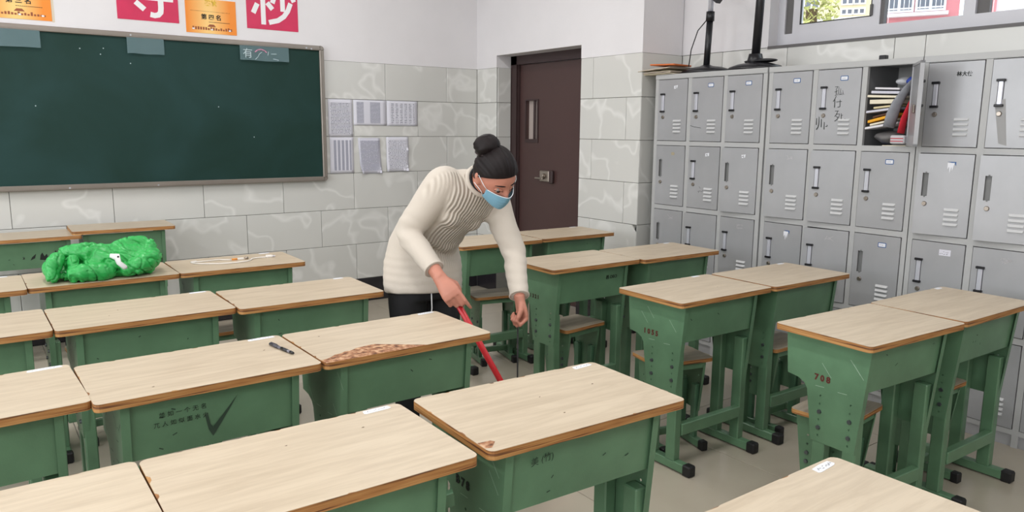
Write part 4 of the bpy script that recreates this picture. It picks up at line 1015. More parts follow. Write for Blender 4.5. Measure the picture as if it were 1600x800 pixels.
D('R1b', -.655, -2.906, .79, -1.6, 'desk right of the one stencilled 1321, by the far lockers', 68, 3, sticker_at=(.24, .178, .05, 1))
D('R2a', -1.236, -3.673, .774, -.8, 'desk stencilled 1055 on its side', 69, 2, sticker_at=(.2, .178, .055, 1))
D('R2b', -.615, -3.688, .774, -1.4, 'desk right of the one stencilled 1055, in front of the middle lockers', 70, 2, sticker_at=(.24, .178, .05, 1))
D('R3a', -1.2, -4.475, .777, -3.2, 'desk with a red 708 stencilled on its side', 71, 2)
D('R3b', -.583, -4.49, .777, -1.2, 'rightmost desk, close to the nearest lockers, cut by the right edge', 72, 2, sticker_at=(.24, .178, .05, 2))
def drop(o):
    for c in list(o.children): drop(c)
    bpy.data.objects.remove(o)
drop(PROTO)
number_on(Dk['R1a'][2], '1 3 2 1', 'darkink', .04, .605, .028); number_on(Dk['R2a'][2], '1 0 5 5', 'redink'); number_on(Dk['R3a'][2], '7 0 8', 'redink', .02)
number_on(Dk['A2'][2], 'B 7 8', 'ink'); 
for i, k in enumerate(('R2a', 'R3a', 'B2', 'C2', 'A2')): scratches(Dk[k][2], 20 + i, 3)
for i, k in enumerate(('B1', 'C1', 'D2')):
    scratches(Dk[k][2], 40 + i, 12, False, mat='grime')
# writing on the front panels (front panel local: plane y = -.150 at top, leaning back a little)
def front_ink(key, lines, w_, mat, name):
    U = Vector((1, 0, 0)); V = Vector((0, -.014 / .163, 1)).normalized()
    m = MB(); m.strokes(lines, w_, (0, -.1365, .594), U, V, .001); return m.build(name, M[mat], Dk[key][4])
m = front_ink('B1', [], .002, 'grime', 'tick_mark'); bpy.data.objects.remove(m)
tk = MB()
V = Vector((0, -.014 / .163, 1)).normalized(); O = Vector((0, -.1378, .594))
pts = [(-.028, .088), (-.022, .096), (-.014, .060), (-.008, .050), (.02, .082), (.062, .133), (.064, .136), (.012, .052), (-.008, .022), (-.020, .045)]
tk.add([tuple(O + Vector((1, 0, 0)) * a + V * b_) for a, b_ in pts], [(0, 1, 2, 9), (9, 2, 3, 8), (3, 4, 7, 8), (4, 5, 6, 7)])
tk.build('tick_mark', M['grime'], Dk['B1'][4])
for txt, u, v, s_ in (('並 如 一 个 无 名', -.085, .115, .017), ('兀 人 如 似 面 水 火', -.09, .088, .0165)):
    place_text(text_mesh(txt, s_, M['ink'], 'handwriting', -.0002, align='CENTER'), 'handwriting', Dk['B1'][4], (u, -.1378 - .014 * v / .163 - .0006, .594 + v), (1, 0, .03), (0, -.086, 1))
place_text(text_mesh('邑 DEO', .024, M['ink'], 'handwriting', .0003), 'handwriting', Dk['R1a'][4], (.13, -.1475, .70), (1, 0, .02), (0, -.086, 1))
place_text(text_mesh('美 (竹)', .024, M['grime'], 'handwriting', -.0003), 'handwriting', Dk['A2'][4], (-.13, -.1495, .71), (1, 0, .1), (0, -.086, 1))
rr = random.Random(5)
for key in ('A2', 'B1', 'B2', 'C1', 'R2a', 'R3a', 'R3b', 'D1', 'R0b', 'C2', 'E0'):
    L = []
    for i in range(rr.randint(2, 4)):
        a = (rr.uniform(-.2, .2), rr.uniform(.02, .13)); L.append([a, (a[0] + rr.uniform(-.012, .012), a[1] + rr.uniform(-.008, .008))])
    front_ink(key, L, .003, 'grime', 'smudge_mark')
rr = random.Random(11)
for key in ('A1', 'A2', 'B1', 'B2', 'C1', 'R1a', 'R2a', 'Z2', 'A0', 'B0'):
    for i in range(rr.randint(1, 3)):
        a, b_ = rr.uniform(-.22, .22), rr.uniform(-.13, .13); w_ = rr.uniform(.0025, .005)
        MB().prism([(a - w_, b_), (a, b_ - w_ * .6), (a + w_, b_ + w_ * .3), (a + w_ * .2, b_ + w_ * .8)], 0, .0003, 2).build('dirt_speck', M['ink2'], Dk[key][1])
m = MB(); O_ = Vector((0, -.1372, .594)); V_ = Vector((0, -.014 / .163, 1)).normalized()
for pts in ([(.02, .05), (.045, .062), (.052, .09), (.03, .07)], [(.07, .05), (.10, .045), (.115, .06), (.108, .085), (.095, .07), (.085, .095), (.075, .08)], [(.15, .06), (.165, .055), (.16, .10), (.152, .10)], [(-.02, .06), (-.008, .06), (-.01, .075)]):
    m.add([tuple(O_ + Vector((1, 0, 0)) * a + V_ * b_) for a, b_ in pts], [tuple(range(len(pts)))])
o_ = m.build('ink_blots', M['ink'], Dk['E0'][4]); o_['kind'] = 'stuff'
# bare board where the laminate is gone
bd_ = Dk['B2'][1]
Q = [(-.2995, -.19), (.043, -.19)] + [(a, b_) for a, b_ in miss[::-1]][1:-1]
MB().prism([(a * .995, b_ * .997) for a, b_ in Q], -.0012, -.0003, 2).build('bare_board_patch', M['chip'], bd_)
MB().prism([(-.301, -.168), (-.285, -.172), (-.262, -.148), (-.268, -.138), (-.301, -.135)], -.0008, .0002, 2).build('bare_board_patch', M['chip'], Dk['A2'][1])

# ------------------------------------------------------------------ stools
SH = .44
sp = [(.098, .405), (.098, .42), (-.098, .42), (-.098, .405), (-.066, .17), (.066, .17)]
SM = {}
for s_ in (-1, 1):
    m = plate_mesh(sp[::-1], [(.05, .2 + .035 * i) for i in range(5)] + [(-.05, .2 + .035 * i) for i in range(5)])
    w_ = .014 if s_ < 0 else -.014 + T
    flange(m, [(-.066, .17), (-.098, .405)], w_, 0); flange(m, [(.098, .405), (.066, .17)], w_, 0)
    SM['plate', s_] = m.mesh('side_plate', [M['green']])
SM['seat'] = MB().prism(rrect(-.155, .155, -.112, .112, .02), -.018, -.001, 2).mesh('seat', [M['ply']])
SM['top'] = MB().prism(rrect(-.1545, .1545, -.1115, .1115, .0195), -.001, 0, 2).mesh('seat_laminate', [M['seatlam']])
SM['rail'] = MB().box(-.118, .118, -.001, .001, .392, .42).mesh('seat_rail', [M['green']])
SM['post'] = MB().bbox(-.012, .012, -.017, .017, .04, .30, .003).mesh('post', [M['darkgreen']])
SM['foot'] = MB().bbox(-.016, .016, -.125, .125, .006, .042, .003).mesh('foot_bar', [M['green']])
SM['cap'] = MB().bbox(-.018, .018, -.018, .018, 0, .046, .005).mesh('foot_cap', [M['cap']])
SM['tie'] = MB().bbox(-.115, .115, -.01, .01, .05, .085, .003).mesh('stretcher', [M['green']])
def stool_proto():
    t = bpy.data.objects.new('stool', None); COL.objects.link(t)
    s_ = link('seat', SM['seat'], t, (0, 0, SH)); link('seat_laminate', SM['top'], s_)
    for sg in (-1, 1):
        p = link('side_plate', SM['plate', sg], t, (sg * .12 - (0 if sg < 0 else T), 0, 0))
        for a in (-.05, .05):
            for z_ in (.27, .235): link('bolt', DM['bolt'], p, (0 if sg < 0 else T, a, z_), (0, 0, 0 if sg < 0 else PI))
        for yy in (-.048, .048): link('post', SM['post'], t, (sg * .105, yy, 0))
        f_ = link('foot_bar', SM['foot'], t, (sg * .105, 0, 0))
        link('foot_cap', SM['cap'], f_, (0, -.125, 0)); link('foot_cap', SM['cap'], f_, (0, .125, 0))
    link('seat_rail', SM['rail'], t, (0, -.095, 0)); link('seat_rail', SM['rail'], t, (0, .095, 0)); link('stretcher', SM['tie'], t)
    return t
SP = stool_proto(); first = True
for x_, y_, rot, lb in ((-1.195, -1.99, -13, 'stool by the woman\'s hanging fist, under the farthest right group desk'),
                        (-1.262, -2.85, 6, 'stool under the desk stencilled 1321'),
                        (-1.262, -3.575, -14, 'stool under the desk stencilled 1055, turned slightly'),
                        (-.64, -3.70, 0, 'stool under the desk right of the one stencilled 1055'),
                        (-1.25, -4.40, 6, 'stool seen on both sides of the leg below the 708 stencil'),
                        (-.665, -4.44, 0, 'stool under the desk at the right edge of the photo'),
                        (-.63, -1.88, 0, 'stool under the farthest right desk by the wall step'),
                        (-2.80, -1.89, 0, 'stool under the desk with the white cable'),
                        (-3.40, -1.93, 4, 'stool under the desk with the green jacket')):
    t = SP if first else copy_tree(SP); first = False
    t.location = (x_, y_, 0); t.rotation_euler = (0, 0, R(rot)); tag(t, lb, 'stool', 'green stools with worn wooden seats')

# ------------------------------------------------------------------ small things on the desks
# pen
t = thing('pen', 'black and clear ballpoint pen lying on the desk with the tick mark', 'pen', (-3.121, -3.617, .786 + .0055), R(-170))
m = MB(); m.cyl((0, -.02, 0), (0, .055, 0), .0048, .0048, 10); m.build('barrel', plain('clear_smoky_barrel', srgb(120, 118, 128), .15), t)
m = MB(); m.cyl((0, .0, 0), (0, .04, 0), .0055, .0052, 10); m.build('grip', M['blackplastic'], t)
m = MB(); m.cyl((0, .055, 0), (0, .072, 0), .0052, .0035, 10); m.build('tip', M['blackplastic'], t)
m = MB(); m.cyl((0, -.07, 0), (0, -.02, 0), .0053, .0055, 10); m.bbox(-.0015, .0015, -.065, -.025, .004, .0085, .001); m.build('cap', plain('smoky_cap', srgb(60, 58, 66), .25), t)
# cable on D2: lies on the top, z .797
t = thing('charging_cable', 'white charging cable with a taped plug lying on a back desk', 'cable', (-2.79, -1.99, .797))
zc = .0035
pts = [(-.165, .10), (-.195, .085), (-.19, .04), (-.14, -.01), (-.06, -.045), (.02, -.045), (.07, -.02), (.09, .02), (.13, .035), (.17, .03)]
pp = []
for i in range(len(pts) - 1):
    p0 = Vector(pts[max(i - 1, 0)]); p1 = Vector(pts[i]); p2 = Vector(pts[i + 1]); p3 = Vector(pts[min(i + 2, len(pts) - 1)])
    for k in range(5):
        s_ = k / 5; pp.append(.5 * ((2 * p1) + (p2 - p0) * s_ + (2 * p0 - 5 * p1 + 4 * p2 - p3) * s_ * s_ + (3 * p1 - p0 - 3 * p2 + p3) * s_ ** 3))
pp.append(Vector(pts[-1]))
MB().tube([(p.x, p.y, zc) for p in pp], .0032, 6).build('cord', M['cable'], t)
MB().tube([(-.19, .075, zc), (-.13, .075, zc), (-.06, .085, zc), (-.03, .06, zc), (-.005, .045, zc)], .003, 6).build('cord', M['cable'], t)
MB().cyl((-.005, .045, .005), (.022, .042, .005), .0055, n=8).build('taped_joint', M['orange'], t)
m = MB(); m.bbox(.022, .055, .036, .05, 0, .010, .002); m.build('small_plug', M['cable'], t)
m = MB(); m.cyl((.06, .044, .006), (.078, .044, .006), .006, n=8); m.build('metal_tip', M['nickel'], t)
m = MB(); m.bbox(.168, .2, .018, .045, 0, .013, .003); m.build('usb_plug', M['cable'], t)
m = MB(); m.bbox(.2, .214, .024, .039, .003, .009, .001); m.build('usb_tip', M['chrome'], t)

# ------------------------------------------------------------------ green jacket on the desk
from mathutils import noise
def baked(mb, voxel, smooth=3, disp=None, name='shape', mats=None):
    """joins overlapping closed shapes into one continuous skin (voxel remesh), smooths it"""
    me = mb.mesh('tmp', [])
    o = bpy.data.objects.new('tmp', me); COL.objects.link(o)
    r_ = o.modifiers.new('r', 'REMESH'); r_.mode = 'VOXEL'; r_.voxel_size = voxel; r_.adaptivity = 0
    if smooth: s_ = o.modifiers.new('s', 'SMOOTH'); s_.iterations = smooth; s_.factor = .5
    bpy.context.view_layer.update(); dg = bpy.context.evaluated_depsgraph_get()
    out = bpy.data.meshes.new_from_object(o.evaluated_get(dg)); bpy.data.objects.remove(o); bpy.data.meshes.remove(me)
    if disp:
        nn = [v.normal.copy() for v in out.vertices]
        for v, n_ in zip(out.vertices, nn): v.co = disp(v.co, n_)
    out.polygons.foreach_set('use_smooth', [True] * len(out.polygons)); out.materials.clear()
    for m_ in (mats or []): out.materials.append(m_)
    out.name = name; out.update(); return out
def catmull(pts, rad, n=6):
    P = [Vector(p) for p in pts]; Q = []; A = []
    for i in range(len(P) - 1):
        p0, p1, p2, p3 = P[max(i - 1, 0)], P[i], P[i + 1], P[min(i + 2, len(P) - 1)]
        for k in range(n):
            s_ = k / n; Q.append(.5 * ((2 * p1) + (p2 - p0) * s_ + (2 * p0 - 5 * p1 + 4 * p2 - p3) * s_ * s_ + (3 * p1 - p0 - 3 * p2 + p3) * s_ ** 3)); A.append(rad[i] * (1 - s_) + rad[i + 1] * s_)
    Q.append(P[-1]); A.append(rad[-1]); return Q, A
def puffy(mb, pts, rad, seg=.04, flat=.7, amp=.16):
    Q, A = catmull(pts, rad, 8); d = 0; B = []
    for i, (q, a) in enumerate(zip(Q, A)):
        if i: d += (q - Q[i - 1]).length
        B.append(a * (1 - amp + amp * abs(math.sin(d / seg * PI)) ** .5))
    B[0] *= .5; B[-1] *= .5
    mb.tube(Q, B, 16, 0, True, True, flat, (0, 0, 1))
jb = MB()
puffy(jb, [(-.2, .0, .06), (-.05, -.02, .07), (.1, -.02, .07), (.2, .0, .08)], [.07, .085, .085, .07], .08, .75, .05)
puffy(jb, [(-.12, -.10, .06), (.02, -.09, .065), (.14, -.08, .07)], [.055, .06, .055], .08, .8, .05)
jb.bbox(-.235, .215, -.145, .10, .001, .05, .02)
puffy(jb, [(-.262, -.150, .030), (-.262, -.05, .055), (-.24, .05, .06)], [.038, .055, .05], .05, .8)
puffy(jb, [(-.262, -.15, .02), (-.265, -.152, .05), (-.25, -.13, .10), (-.22, -.08, .115)], [.035, .035, .045, .035], .05, .8)
puffy(jb, [(-.20, -.155, .035), (-.12, -.165, .045), (-.03, -.155, .04), (.03, -.12, .035)], [.040, .050, .048, .03], .045, .85)
puffy(jb, [(-.215, -.02, .115), (-.15, -.05, .135), (-.07, -.085, .115), (.0, -.125, .09), (.045, -.15, .06)], [.04, .05, .046, .036, .024], .038, .75, .12)
puffy(jb, [(-.16, -.10, .115), (-.17, -.135, .08), (-.15, -.15, .06)], [.035, .032, .02], .03, .8, .12)
puffy(jb, [(-.19, .06, .11), (-.1, .07, .125), (.0, .05, .115), (.06, .03, .12)], [.04, .045, .045, .04], .04, .75)
puffy(jb, [(.03, .0, .13), (.10, .02, .14), (.18, .03, .142), (.235, .0, .125)], [.035, .046, .045, .04], .06, .7, .08)
puffy(jb, [(.02, -.05, .10), (.06, -.09, .095), (.10, -.125, .06)], [.04, .045, .03], .035, .8, .14)
puffy(jb, [(.04, -.15, .035), (.12, -.155, .055), (.19, -.12, .075), (.235, -.05, .085)], [.032, .048, .055, .045], .055, .85)
puffy(jb, [(.08, -.13, .05), (.15, -.10, .09), (.21, -.04, .125), (.24, .01, .13)], [.03, .042, .040, .03], .045, .75)
def jdisp(co, n_):
    q = V3j(co.x * 1.0 + co.z * .9, co.y, co.z * .6 - co.x * .5)
    r1 = abs(noise.noise(q * 13 + Vector((2, 5, 1)))); r2 = abs(noise.noise(Vector((q.x * 40, q.y * 22, q.z * 16)) + Vector((7, 1, 4))))
    w_ = -.010 * max(0, 1 - r1 / .10) - .0035 * max(0, 1 - r2 / .14) + noise.noise(co * 12) * .007
    c = co + n_ * w_; c.x *= .86; c.z = max(c.z * .86, .0012); return c
V3j = lambda a, b_, c_: Vector((a, b_, c_))
o = link('green_jacket', baked(jb, .0042, 2, jdisp, 'green_jacket', [M['jacket']]), None, (-3.372, -1.985, .798), (0, 0, R(-2)))
tag(o, 'bright green padded jacket lying crumpled on a back desk', 'jacket')
m = MB(); m.tube([(.0, -.150, .122), (.03, -.165, .115), (.035, -.178, .085), (.06, -.182, .06), (.066, -.18, .05)], [.010, .021, .014, .015, .010], 10, 0, True, True, .5)
m.v = [(a * .86, b_, c * .86) for a, b_, c in m.v]; m.build('white_badge', M['white_fabric'], o); m = MB(); m.sphere((.029, -.178, .101), .0045, 8, 6); m.build('black_stud', M['blackplastic'], bpy.data.objects['white_badge'])

# ------------------------------------------------------------------ the woman
V3 = Vector
person_mb = MB()
def rings(mb, secs, n=22):
    """loft through elliptical sections (centre, lateral axis, front axis, a, b, squareness)"""
    k = len(mb.v)
    for c, L_, S_, a, b_ in secs:
        for j in range(n):
            t = 2 * PI * j / n; p = V3(c) + V3(L_) * (a * math.cos(t)) + V3(S_) * (b_ * math.sin(t)); mb.v.append(tuple(p))
    for i in range(len(secs) - 1):
        for j in range(n):
            j2 = (j + 1) % n; mb.f.append((k + i * n + j, k + i * n + j2, k + (i + 1) * n + j2, k + (i + 1) * n + j)); mb.mi.append(0); mb.sm.append(True)
    mb.f.append(tuple(k + j for j in range(n))[::-1]); e = k + (len(secs) - 1) * n; mb.f.append(tuple(e + j for j in range(n)))
    mb.mi += [0, 0]; mb.sm += [True, True]
def limb(mb, pts, rad, n=8, flat=1.0, side=None):
    Q, A = catmull(pts, rad, n); mb.tube(Q, A, 16, 0, True, True, flat, side)
    mb.sphere(Q[0], A[0] * .98, 14, 8); 
def spine_sections(spec):
    out = []
    for i, (c, L_, a, b_) in enumerate(spec):
        c = V3(c); ax = (V3(spec[min(i + 1, len(spec) - 1)][0]) - V3(spec[max(i - 1, 0)][0])).normalized()
        L_ = V3(L_); L_ = (L_ - ax * L_.dot(ax)).normalized(); S_ = L_.cross(ax).normalized(); out.append((c, L_, S_, a, b_))
    return out
L0_ = (.98, .154, 0); L1_ = (.95, .2, -.18); L2_ = (.92, .2, -.3)
SPINE = [((-2.232, -2.945, .752), L0_, .188, .155), ((-2.230, -2.940, .80), L0_, .190, .158), ((-2.226, -2.930, .88), L0_, .188, .155), ((-2.222, -2.940, .96), L0_, .172, .138),
         ((-2.215, -2.975, 1.03), L0_, .160, .125), ((-2.195, -3.040, 1.10), L1_, .160, .125), ((-2.165, -3.110, 1.16), L1_, .168, .125), ((-2.140, -3.175, 1.205), L2_, .165, .108),
         ((-2.125, -3.215, 1.235), L2_, .135, .085), ((-2.122, -3.245, 1.255), L2_, .075, .062)]
RSH, REL, RWR = V3((-2.262, -3.165, 1.235)), V3((-2.389, -3.109, 1.044)), V3((-2.379, -3.345, .885))
LSH, LEL, LWR = V3((-1.995, -3.165, 1.150)), V3((-1.978, -3.290, .945)), V3((-2.050, -3.430, .778))
HEAD = V3((-2.137, -3.375, 1.292))
Df = V3((.06, -.76, -.65)).normalized()
Uh = (V3((0, 0, 1)) - Df * Df.z).normalized()
_rt = Df.cross(Uh)                                   # her right
roll = R(12); Uh = Uh * math.cos(roll) + _rt * math.sin(roll); _rt = Df.cross(Uh)
HM = Matrix(((_rt.x, Df.x, Uh.x, HEAD.x), (_rt.y, Df.y, Uh.y, HEAD.y), (_rt.z, Df.z, Uh.z, HEAD.z), (0, 0, 0, 1)))
def sst(a, b_, x_): t = min(1, max(0, (x_ - a) / (b_ - a))); return t * t * (3 - 2 * t)
def head_pt(p):
    """unit-sphere point -> head surface (x right, y face, z up), metres"""
    x_, y_, z_ = p; X_, Y_, Z_ = x_ * .074, y_ * .093, z_ * .112
    j = sst(.0, -.10, Z_) if Z_ < 0 else 0
    X_ *= 1 - .30 * j
    if y_ < 0: Y_ *= 1 - .45 * j
    else: Y_ *= 1 - .05 * j
    if y_ > 0:
        f_ = y_ ** .5
        Y_ += .010 * math.exp(-((X_) / .022) ** 2 - ((Z_ + .098) / .022) ** 2) * f_             # chin
        pz = sst(.018, -.030, Z_) * sst(-.048, -.036, Z_)
        Y_ += .023 * math.exp(-(X_ / (.008 + .006 * pz)) ** 2) * pz * f_                           # nose
        for s_ in (-1, 1):
            Y_ -= .009 * math.exp(-((X_ - s_ * .031) / .017) ** 2 - ((Z_ - .001) / .013) ** 2) * f_   # sockets
            Y_ += .004 * math.exp(-((X_ - s_ * .038) / .018) ** 2 - ((Z_ + .032) / .018) ** 2) * f_   # cheeks
            Y_ += .003 * math.exp(-((X_ - s_ * .028) / .02) ** 2 - ((Z_ - .02) / .008) ** 2) * f_     # brow
        Y_ += .005 * math.exp(-(X_ / .02) ** 2 - ((Z_ + .064) / .007) ** 2) * f_                   # lips
    return (X_, Y_, Z_)
def head_front(x_, z_):
    """y of the face surface at x, z (metres)"""
    lo, hi = 0.0, 1.0
    zz = max(-.999, min(.999, z_ / .112)); j = sst(0, -.10, z_) if z_ < 0 else 0
    xx = x_ / (.074 * (1 - .30 * j)); yy = math.sqrt(max(0, 1 - zz * zz - xx * xx)); return head_pt((xx, yy, zz))[1]
m = person_mb
m.sphere((0, 0, 0), 1, 56, 44, 0, HM, fn=head_pt)
for s_ in (-1, 1):      # ears
    m.sphere((s_ * .074, -.008, -.012), (.010, .018, .031), 12, 10, 0, HM)
    m.sphere((s_ * .080, -.014, .002), (.008, .014, .018), 10, 8, 0, HM)
nk0 = V3((-2.128, -3.235, 1.235)); nk1 = HM @ V3((0, -.035, -.05))
limb(m, [nk0 - V3((0, -.04, .04)), nk0, (nk0 + nk1) / 2, nk1], [.062, .055, .050, .052])
# torso core, legs inside the clothes
rings(m, [(c, a, b_, x_ * .78, y_ * .78) for c, a, b_, x_, y_ in spine_sections(SPINE)[1:]])
RHP, LHP = V3((-2.318, -2.955, .80)), V3((-2.148, -2.935, .80)); RKN, LKN = V3((-2.335, -2.985, .45)), V3((-2.150, -3.0, .45)); RAN, LAN = V3((-2.330, -2.950, .08)), V3((-2.140, -2.955, .08))
for a, b_, c in ((RHP, RKN, RAN), (LHP, LKN, LAN)): limb(m, [a, b_, c], [.07, .045, .032])
# arms
limb(m, [RSH, RSH * .5 + REL * .5, REL], [.05, .046, .038]); limb(m, [REL, REL * .45 + RWR * .55, RWR], [.038, .036, .0265], flat=.85)
limb(m, [LSH, LSH * .5 + LEL * .5, LEL], [.05, .046, .038]); limb(m, [LEL, LEL * .45 + LWR * .55, LWR], [.038, .036, .0265], flat=.85)
def hand(mb, W, fdir, back, thumb_sign, curls, spread=0, thumb=None, sc=1.0):
    """W wrist; fdir = direction of the fingers; back = normal of the back of the hand; thumb side = fdir x back * thumb_sign"""
    F = V3(fdir).normalized(); B = V3(back); B = (B - F * B.dot(F)).normalized(); X_ = F.cross(B) * thumb_sign
    P = lambda x_, y_, z_: V3(W) + X_ * x_ * sc + F * y_ * sc + B * z_ * sc
    secs = [(P(0, -.02, 0), X_, B, .027, .020), (P(0, .01, 0), X_, B, .030, .019), (P(.002, .04, 0), X_, B, .038, .018), (P(.001, .07, .001), X_, B, .041, .016), (P(0, .092, .0), X_, B, .036, .011)]
    if thumb_sign < 0: secs = [(c, a, b_ * -1, p, q) for c, a, b_, p, q in secs]
    rings(mb, secs, 18)
    base = [(.030, .086), (.010, .091), (-.011, .089), (-.030, .081)]; lens = [(.040, .024, .020), (.044, .027, .021), (.041, .025, .021), (.032, .020, .018)]
    tips = []
    for i in range(4):
        bx, by = base[i]; ang = 0; p = P(bx, by - .012, 0); pts = [p, P(bx, by, 0)]; cur = V3((bx, by, 0))
        rad = [.0092, .0095]
        for k in range(3):
            ang += curls[i][k]; d = V3((spread * (1.5 - i) * .05, math.cos(R(ang)), -math.sin(R(ang)))); cur = cur + d * lens[i][k]; pts.append(P(*cur)); rad.append((.0086, .0078, .0066)[k])
        mb.tube(pts, rad, 10, 0); mb.sphere(pts[-1], rad[-1], 10, 6)
        for k in (1, 2, 3): mb.sphere(pts[k], rad[k] * 1.04, 10, 6)
        tips.append(pts[-1])
    th = thumb or [(.024, .015, -.004), (.046, .045, -.014), (.052, .072, -.022), (.046, .092, -.03)]
    pts = [P(*q) for q in th]; rd = [.013, .0118, .0098, .0082]; mb.tube(pts, rd, 10, 0)
    for q, r_ in zip(pts, rd): mb.sphere(q, r_, 10, 6)
    return P, pts
BB = V3((-1.970, -3.550, .045)); 
# right hand: back of the hand to the camera, index finger laid along the handle, the others curled under it
rdir = (V3((-2.352, -3.408, .81)) - RWR).normalized()
viewb = V3((-.62, -.72, .32))
P_r, th_r = hand(m, RWR, rdir, viewb, -1, [(18, 22, 10), (30, 62, 40), (38, 72, 50), (42, 76, 50)], thumb=[(.022, .02, -.006), (.038, .045, -.022), (.036, .07, -.032), (.026, .09, -.036)])
# left hand: loose fist hanging down, thumb over the fingers towards the camera
ldir = V3((.10, -.16, -.98)).normalized()
P_l, th_l = hand(m, LWR, ldir, V3((.90, -.1, .1)), 1, [(62, 88, 60), (68, 90, 62), (70, 90, 62), (72, 90, 60)], thumb=[(.02, .02, -.008), (.036, .045, -.024), (.034, .07, -.040), (.018, .088, -.046)], sc=.96)
woman = link('person', baked(m, .0042, 2, None, 'person', [M['skin']]))
tag(woman, 'woman in cream sweater and blue face mask, bending over with a red broom', 'person')
# eyes, brows, nails
for s_ in (-1, 1):
    e = MB(); e.sphere((s_ * .031, .0735, .000), .0118, 16, 12, 0, HM); eye = e.build('eye', plain('eye_white', srgb(150, 138, 132), .7, spec=.1), woman)
    e = MB(); c = HM @ V3((s_ * .031, .0735, 0)); e.sphere((s_ * .031, .0815, -.0035), (.0090, .0045, .0070), 12, 8, 0, HM); e.build('iris', M['hair'], eye)
    e = MB(); Q = [(s_ * (.031 + .0150 * t), head_front(s_ * (.031 + .015 * t), .000) + .0035, .002 - .0055 * t * t) for t in (-1, -.6, -.2, .2, .6, 1)]
    e.tube([HM @ V3(q) for q in Q], [.0010, .0018, .0022, .0022, .0018, .001], 6); e.build('eyelashes', M['hair'], woman)
    e = MB(); Q = [(s_ * (.031 + .0150 * t), head_front(s_ * (.031 + .015 * t), .006) + .001, .0045 - .0045 * t * t) for t in (-1, -.6, -.2, .2, .6, 1)]
    e.tube([HM @ V3(q) for q in Q], [.003, .0048, .0055, .0055, .0048, .003], 8); e.build('eyelid', M['skin'], woman)
    e = MB(); Q = [(s_ * (.030 + .018 * t), head_front(s_ * (.030 + .018 * t), .024) + .0005, .0235 + .003 * (1 - t * t) - (.003 * t)) for t in (-1, -.6, -.2, .2, .6, 1)]
    e.tube([HM @ V3(q) for q in Q], [.0012, .0024, .0028, .0026, .002, .001], 6, flat=.6); e.build('eyebrow', M['hair'], woman)
# face mask
mk = MB(); nu, nv = 28, 26; vs = []; fs = []
for lay in (0, 1):
    for j in range(nv + 1):
        v = j / nv
        for i in range(nu + 1):
            u = -1 + 2 * i / nu; zc_ = -.012 - .090 * v; hw = .066 - .010 * v ** 2 - .004 * (1 - v)
            x_ = u * hw; droop = -.006 * (1 - v) * abs(u) ** 1.5 + .022 * v * abs(u) ** 2.2
            z_ = zc_ + droop
            base_y = .116 * (1 - .62 * abs(u) ** 2.1) - .020 * v ** 2.2 + .004 * math.exp(-(u / .25) ** 2) * (1 - v)
            y_ = max(base_y, head_front(x_ * .98, max(z_, -.105)) + .0035)
            pl = sum(math.exp(-((v - c_) / .025) ** 2) for c_ in (.25, .45, .65)) * .0022 * (1 - u * u)
            y_ += -pl + .0012 * math.sin(u * 11 + v * 7) * abs(u)
            vs.append((x_, y_ - .0016 * lay, z_))
W_ = nu + 1; K_ = W_ * (nv + 1)
for j in range(nv):
    for i in range(nu):
        a = j * W_ + i; fs.append((a, a + W_, a + W_ + 1, a + 1)); fs.append((K_ + a, K_ + a + 1, K_ + a + W_ + 1, K_ + a + W_))
for i in range(nu): fs.append((i, i + 1, K_ + i + 1, K_ + i)); a = nv * W_ + i; fs.append((a + 1, a, K_ + a, K_ + a + 1))
for j in range(nv): a = j * W_; fs.append((a + W_, a, K_ + a, K_ + a + W_)); a += nu; fs.append((a, a + W_, K_ + a + W_, K_ + a))
mk.add(vs, fs, 0, True, HM); mask = mk.build('face_mask', M['mask'], woman)
e = MB(); e.tube([HM @ V3(vs[i]) for i in range(0, nu + 1, 2)], .0016, 6); e.build('mask_seam', M['maskloop'], mask)
for s_, ii in ((-1, 0), (1, nu)):
    top = V3(vs[ii]); bot = V3(vs[nv * W_ + ii])
    for p0, mid, end in ((top, V3((s_ * .077, .040, .0)), V3((s_ * .082, -.004, .018))), (bot, V3((s_ * .072, .030, -.045)), V3((s_ * .082, -.018, -.036)))):
        Q, A = catmull([p0, mid, end], [.0014] * 3, 5); e = MB(); e.tube([HM @ q for q in Q], A, 6); e.build('ear_loop', M['maskloop'], mask)
# hair
hb_ = MB()
def hair_fn(p):
    x_, y_, z_ = p; q = V3((x_ * .0835, y_ * .100 - .010, z_ * .110 + .014))
    nrm = V3((0, -.80, 1)).normalized(); d = q.dot(nrm) - (-.004)
    if q.y > 0: d = q.dot(nrm) + .004 - .010 * (q.x / .08) ** 2 - .002
    if d < 0: q = q - nrm * d
    st = math.sin(math.atan2(q.x, q.z + .03) * 46 + q.y * 30) * .0009 + math.sin(math.atan2(q.x, q.z + .03) * 17) * .0014
    if d > 0: q = q * (1 + st / .09)
    return tuple(q)
hb_.sphere((0, 0, 0), 1, 96, 60, 0, HM, fn=hair_fn)
hair = hb_.build('hair', M['hair'], woman)
bm_ = MB()
def bun_fn(p):
    v = V3(p); a = math.atan2(v.x, v.z); return tuple(v * (1 + .05 * math.sin(a * 3 + v.y * 5) + .02 * math.sin(a * 14 + v.y * 9)))
BNM = HM @ Matrix.Translation((.022, -.078, .094)) @ Matrix.Rotation(R(25), 4, 'X')
bm_.sphere((0, 0, 0), 1, 40, 26, 0, BNM @ Matrix.Diagonal((.055, .050, .049, 1)), fn=bun_fn)
bun = bm_.build('hair_bun', M['hair'], woman)
e = MB(); Q = [BNM @ V3((.047 * math.cos(t), .044 * math.sin(t), -.024)) for t in [2 * PI * i / 20 for i in range(21)]]; e.tube(Q, .004, 6); e.build('hair_tie', plain('hair_tie', srgb(60, 48, 48), .6), bun)
e = MB(); rr = random.Random(8)
